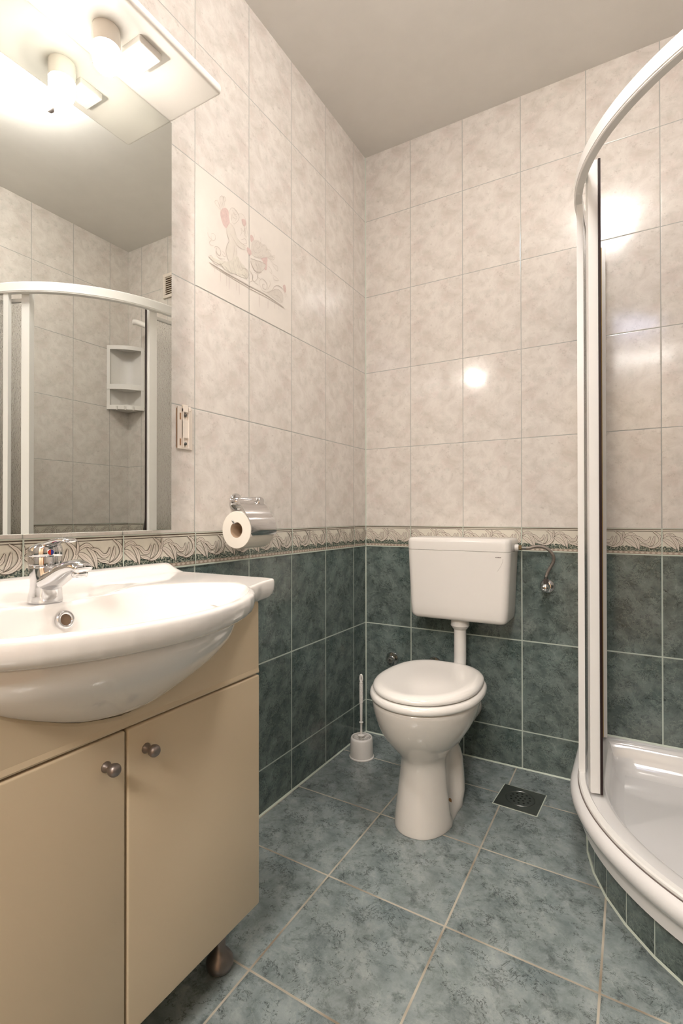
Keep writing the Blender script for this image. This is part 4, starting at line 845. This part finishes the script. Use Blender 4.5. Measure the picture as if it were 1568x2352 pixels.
def enclosure():
    Zb, Z1 = .1655, 1.706; ZR0, ZR1 = 1.676, 1.710
    root = thing('shower_enclosure', 'quarter round shower enclosure with white frame and textured glass doors', 'shower enclosure', (QX, QY, Zb))
    r = QR
    def rail(z0, z1, name, w0=-.014, w1=.004):
        pr = [(w0, z0), (w1-.002, z0), (w1, z0+.002), (w1, z1-.003), (w1-.003, z1), (w0+.003, z1), (w0, z1-.003)]
        return B().sweep(qpath(r, -.0005, XR-.0005), pr).mk(name, M_FRAME, root, True, AUT)
    t = rail(ZR0, ZR1+.006, 'top_rail')
    B().sweep(qpath(r, -.001, XR-.001), [(.0035, ZR0+.006), (.0052, ZR0+.006), (.0052, ZR0+.0085), (.0035, ZR0+.0085)]).mk('rail_bead', M_FRAME, t)
    q = rail(Zb, Zb+.010, 'bottom_rail', -.018, .000)
    B().sweep(qpath(r, -.001, XR-.001), [(.0000, Zb-.0004), (.0018, Zb-.0004), (.0018, Zb+.0012), (.0000, Zb+.0012)]).mk('joint_line', M_LOGO, q)
    # small blue sticker on the rail near the right wall
    a = math.radians(79); s_ = []
    for da in (0, 1.2, 2.4):
        aa = math.radians(77+da); s_.append((QX-(r+.0062)*cos(aa), QY-(r+.0062)*sin(aa)))
    B().sweep(s_, [(0, ZR1-.004), (.0006, ZR1-.004), (.0006, ZR1+.003), (0, ZR1+.003)]).mk('blue_sticker', M_BLUE, t)
    def P_(d, ro):
        """point at arc length d from the back wall on offset radius ro"""
        if d <= -QY: return Vector((QX-ro, -d))
        a = (d+QY)/ro
        if a <= PI/2: return Vector((QX-ro*cos(a), QY-ro*sin(a)))
        return Vector((QX+(a-PI/2)*ro, QY-ro))
    def bar(d0, d1, ro, hw, z0, z1, name, mat, par, bev=.002, n=3):
        path = [tuple(P_(d0+(d1-d0)*i/n, ro)) for i in range(n+1)]
        return B().sweep(path, [(-hw, z0), (hw-bev, z0), (hw, z0+bev), (hw, z1-bev), (hw-bev, z1), (-hw, z1)]).mk(name, mat, par, True, AUT)
    tot = lambda ro: -QY + PI/2*ro + (XR-QX)
    # fixed panels: wall profile, glass, post
    for side in (0, 1):
        T = tot(.540); f = (lambda d: d) if side == 0 else (lambda d: T-d)
        def seg(d0, d1, *a_, **k_):
            x, y = f(d0), f(d1)
            return bar(min(x, y), max(x, y), *a_, **k_)
        pnl = seg(.001, .022, .540, .0085, Zb+.010, ZR0+.004, 'wall_profile', M_FRAME, root)
        post = seg(.287 if side == 0 else .332, .309 if side == 0 else .352, .5415, .0078, Zb+.010, ZR0+.004, 'post', M_FRAME, root)
        g_ = seg(.020, .290 if side == 0 else .335, .540, .0022, Zb+.012, ZR0+.002, 'fixed_glass', M_GLASS, root, bev=.0002, n=14)
    # sliding doors on the inner track
    def sliding(d0, d1, lead_first, name, yellow):
        ro = .5145
        dr = bar(d0+.006, d1-.006, ro, .0022, Zb+.020, ZR0-.010, name, M_GLASS, root, bev=.0002, n=22)
        lead = (d0, d0+.030) if lead_first else (d1-.030, d1)
        rear = (d1-.012, d1) if lead_first else (d0, d0+.012)
        bar(lead[0], lead[1], ro+.0025, .0140, Zb+.010, ZR0+.046, 'stile', M_FRAME, dr, n=4)
        e = (lead[0]-.0045, lead[0]) if lead_first else (lead[1], lead[1]+.0045)
        bar(e[0], e[1], ro-.0072, .0028, Zb+.011, ZR0+.044, 'magnetic_seal', M_SEAL, dr, n=1, bev=.0005)
        bar(rear[0], rear[1], ro-.0125, .0090, Zb+.014, ZR0-.006, 'rear_stile', M_FRAME, dr, n=2)
        y = (rear[0]-.003, rear[0]) if lead_first else (rear[1], rear[1]+.003)
        bar(y[0], y[1], ro-.0090, .0030, Zb+.014, ZR0-.010, 'yellowed_seal', M_YELLOW, dr, n=1, bev=.0003)
        bar(d0+.01, d1-.03 if not lead_first else d1-.01, ro, .0065, ZR0-.022, ZR0-.008, 'door_top_profile', M_FRAME, dr, n=20)
        bar(d0+.01, d1-.03 if not lead_first else d1-.01, ro, .0065, Zb+.012, Zb+.022, 'door_bottom_profile', M_FRAME, dr, n=20)
        c = P_((lead[0]+lead[1])/2 - (.02 if not lead_first else -.02), ro)
        B().lathe([(.0035, -.010), (.010, -.010), (.010, -.003), (.0035, -.003)], (c.x, c.y, Zb+.022), (1, .3, 0), 20).mk('roller', M_FRAME, dr, True, AUT)
    sliding(.040, .405, False, 'sliding_door', True)
    T = tot(.5145)
    sliding(T-.405-.004, T-.030, True, 'sliding_door', False)
enclosure()

# ------------------------------------------------------------------ things on the shower walls (seen in the mirror)
def corner_shelf():
    w = .128; z0, z1, zm = 1.402, 1.731, 1.508
    root = thing('corner_shelf', 'white plastic two tier corner shelf in the shower, seen in the mirror', 'corner shelf', (XR, 0, z0))
    def front(t, out=0.0):   # t 0..1 along the slightly bowed front, out = offset into the shower
        x = XR-.001-w*(1-t); y = -.001-w*t; k = .018*sin(PI*t)+out
        return (x-k*.7071, y-k*.7071)
    def slab(za, zb, out=0.0, t0=0.0, t1=1.0):
        pts = [(XR-.001, -.001)] + [front(t0+(t1-t0)*k/14, out) for k in range(15)]
        return [[(x, y, z) for x, y in pts] for z in (za, zb)]
    def band(za, zb, t0, t1, th=.005, out=.002):
        rings = []
        for k in range(13):
            t = t0+(t1-t0)*k/12; a = front(t, out); c = front(t, out-th)
            rings.append([(a[0], a[1], za), (a[0], a[1], zb), (c[0], c[1], zb), (c[0], c[1], za)])
        return rings
    B().box((XR-w, -.004, z0), (XR-.001, -.0006, z1), .001).box((XR-.004, -w, z0), (XR-.0006, -.0045, z1), .001).mk('back_panels', M_PLAST, root)
    rr = []
    for k in range(9):   # concave rounded inner corner
        a = PI/2*k/8; rr.append([(XR-.004-.05*(1-sin(a)), -.004-.05*(1-cos(a)), z) for z in (z0+.004, z1-.004)])
    B().add([p for r in rr for p in r], [(2*i, 2*i+1, 2*i+3, 2*i+2) for i in range(8)]).mk('inner_corner', M_PLAST, root, True)
    for nm, za, zb in (('top_panel', z1-.010, z1), ('middle_shelf', zm, zm+.006), ('bottom_shelf', z0, z0+.006)): B().loft(slab(za, zb)).mk(nm, M_PLAST, root)
    B().loft(band(z1-.020, z1, 0, 1)).mk('top_band', M_PLAST, root, True, AUT)
    B().loft(band(zm-.004, zm+.022, 0, 1, out=.005)).mk('middle_lip', M_PLAST, root, True, AUT)
    B().loft(band(z0-.002, z0+.020, 0, 1, out=.005)).mk('bottom_lip', M_PLAST, root, True, AUT)
    for t0, t1 in ((0, .085), (.915, 1)): B().loft(band(z0, z1, t0, t1)).mk('side_frame', M_PLAST, root, True, AUT)
    for t in (.28, .5, .72):
        x, y = front(t, .008); B().box((x-.004, y-.004, z0-.006), (x+.004, y+.004, z0+.014), .002).mk('hook', M_PLAST, root)
corner_shelf()
def vent():
    x0, x1, z0, z1 = 1.106, 1.216, 1.955, 2.078
    root = thing('air_vent', 'square cream ventilation grille high on the wall, seen in the mirror', 'vent', (1.161, 0, 2.02))
    b = B().box((x0, -.010, z0), (x1, -.0005, z0+.016), .002).box((x0, -.010, z1-.016), (x1, -.0005, z1), .002).box((x0, -.010, z0+.015), (x0+.016, -.0005, z1-.015), .002).box((x1-.016, -.010, z0+.015), (x1, -.0005, z1-.015), .002)
    b.mk('frame', M_CREAMBR, root)
    B().box((x0+.014, -.0025, z0+.014), (x1-.014, -.0008, z1-.014)).mk('dark_opening', M_VENTD, root)
    b = B(); n = 8
    for k in range(n):
        z = z0+.018+(z1-z0-.036)*(k+.35)/n; b.add([(x0+.015, -.0085, z), (x1-.015, -.0085, z), (x1-.015, -.003, z+.006), (x0+.015, -.003, z+.006), (x0+.015, -.0085, z+.0015), (x1-.015, -.0085, z+.0015), (x1-.015, -.003, z+.0075), (x0+.015, -.003, z+.0075)], [(0, 1, 2, 3), (4, 7, 6, 5), (0, 4, 5, 1), (2, 6, 7, 3), (0, 3, 7, 4), (1, 5, 6, 2)])
    b.mk('louvres', M_CREAMBR, root)
vent()
def shower():
    root = thing('hand_shower', 'white hand shower on wall holder in the shower, seen in the mirror', 'hand shower', (1.20, -.03, 1.75))
    B().box((1.142, -.030, 1.700), (1.170, -.0005, 1.735), .004, 2).mk('wall_holder', M_PLAST, root, True, AUT)
    B().tube(catmull([(1.148, -.048, 1.700), (1.165, -.052, 1.722), (1.205, -.060, 1.760), (1.245, -.072, 1.795), (1.300, -.090, 1.822), (1.325, -.098, 1.828)], 8), [.0105+.004*(i/40) for i in range(41)], 20).mk('handle', M_PLAST, root, True)
    h = thing('shower_hose', 'grey flexible shower hose hanging down the tiles, seen in the mirror', 'hose', (1.20, -.03, 1.2))
    B().tube(catmull([(1.147, -.047, 1.695), (1.16, -.045, 1.55), (1.22, -.045, 1.20), (1.262, -.045, .97), (1.288, -.046, .86), (1.310, -.047, .76), (1.318, -.048, .62), (1.29, -.05, .54), (1.23, -.05, .56), (1.19, -.045, .66)], 10), .0065, 12).mk('hose', M_GREYHOSE, h, True)
    m = thing('shower_mixer', 'chrome shower mixer on the green tiles inside the shower', 'tap', (1.19, 0, .68))
    B().lathe([(.020, 0), (.020, .16)], (1.11, -.045, .68), (1, 0, 0), 28).mk('body', M_CHROME, m, True, AUT)
    for x in (1.13, 1.25): B().lathe([(.030, 0), (.030, .004), (.012, .010), (.012, .045)], (x, -.0005, .68), (0, -1, 0), 28).mk('wall_union', M_CHROME, m, True, AUT)
    B().box((1.175, -.12, .690), (1.205, -.045, .704), .005, 3).mk('lever', M_CHROME, m, True, AUT)
shower()
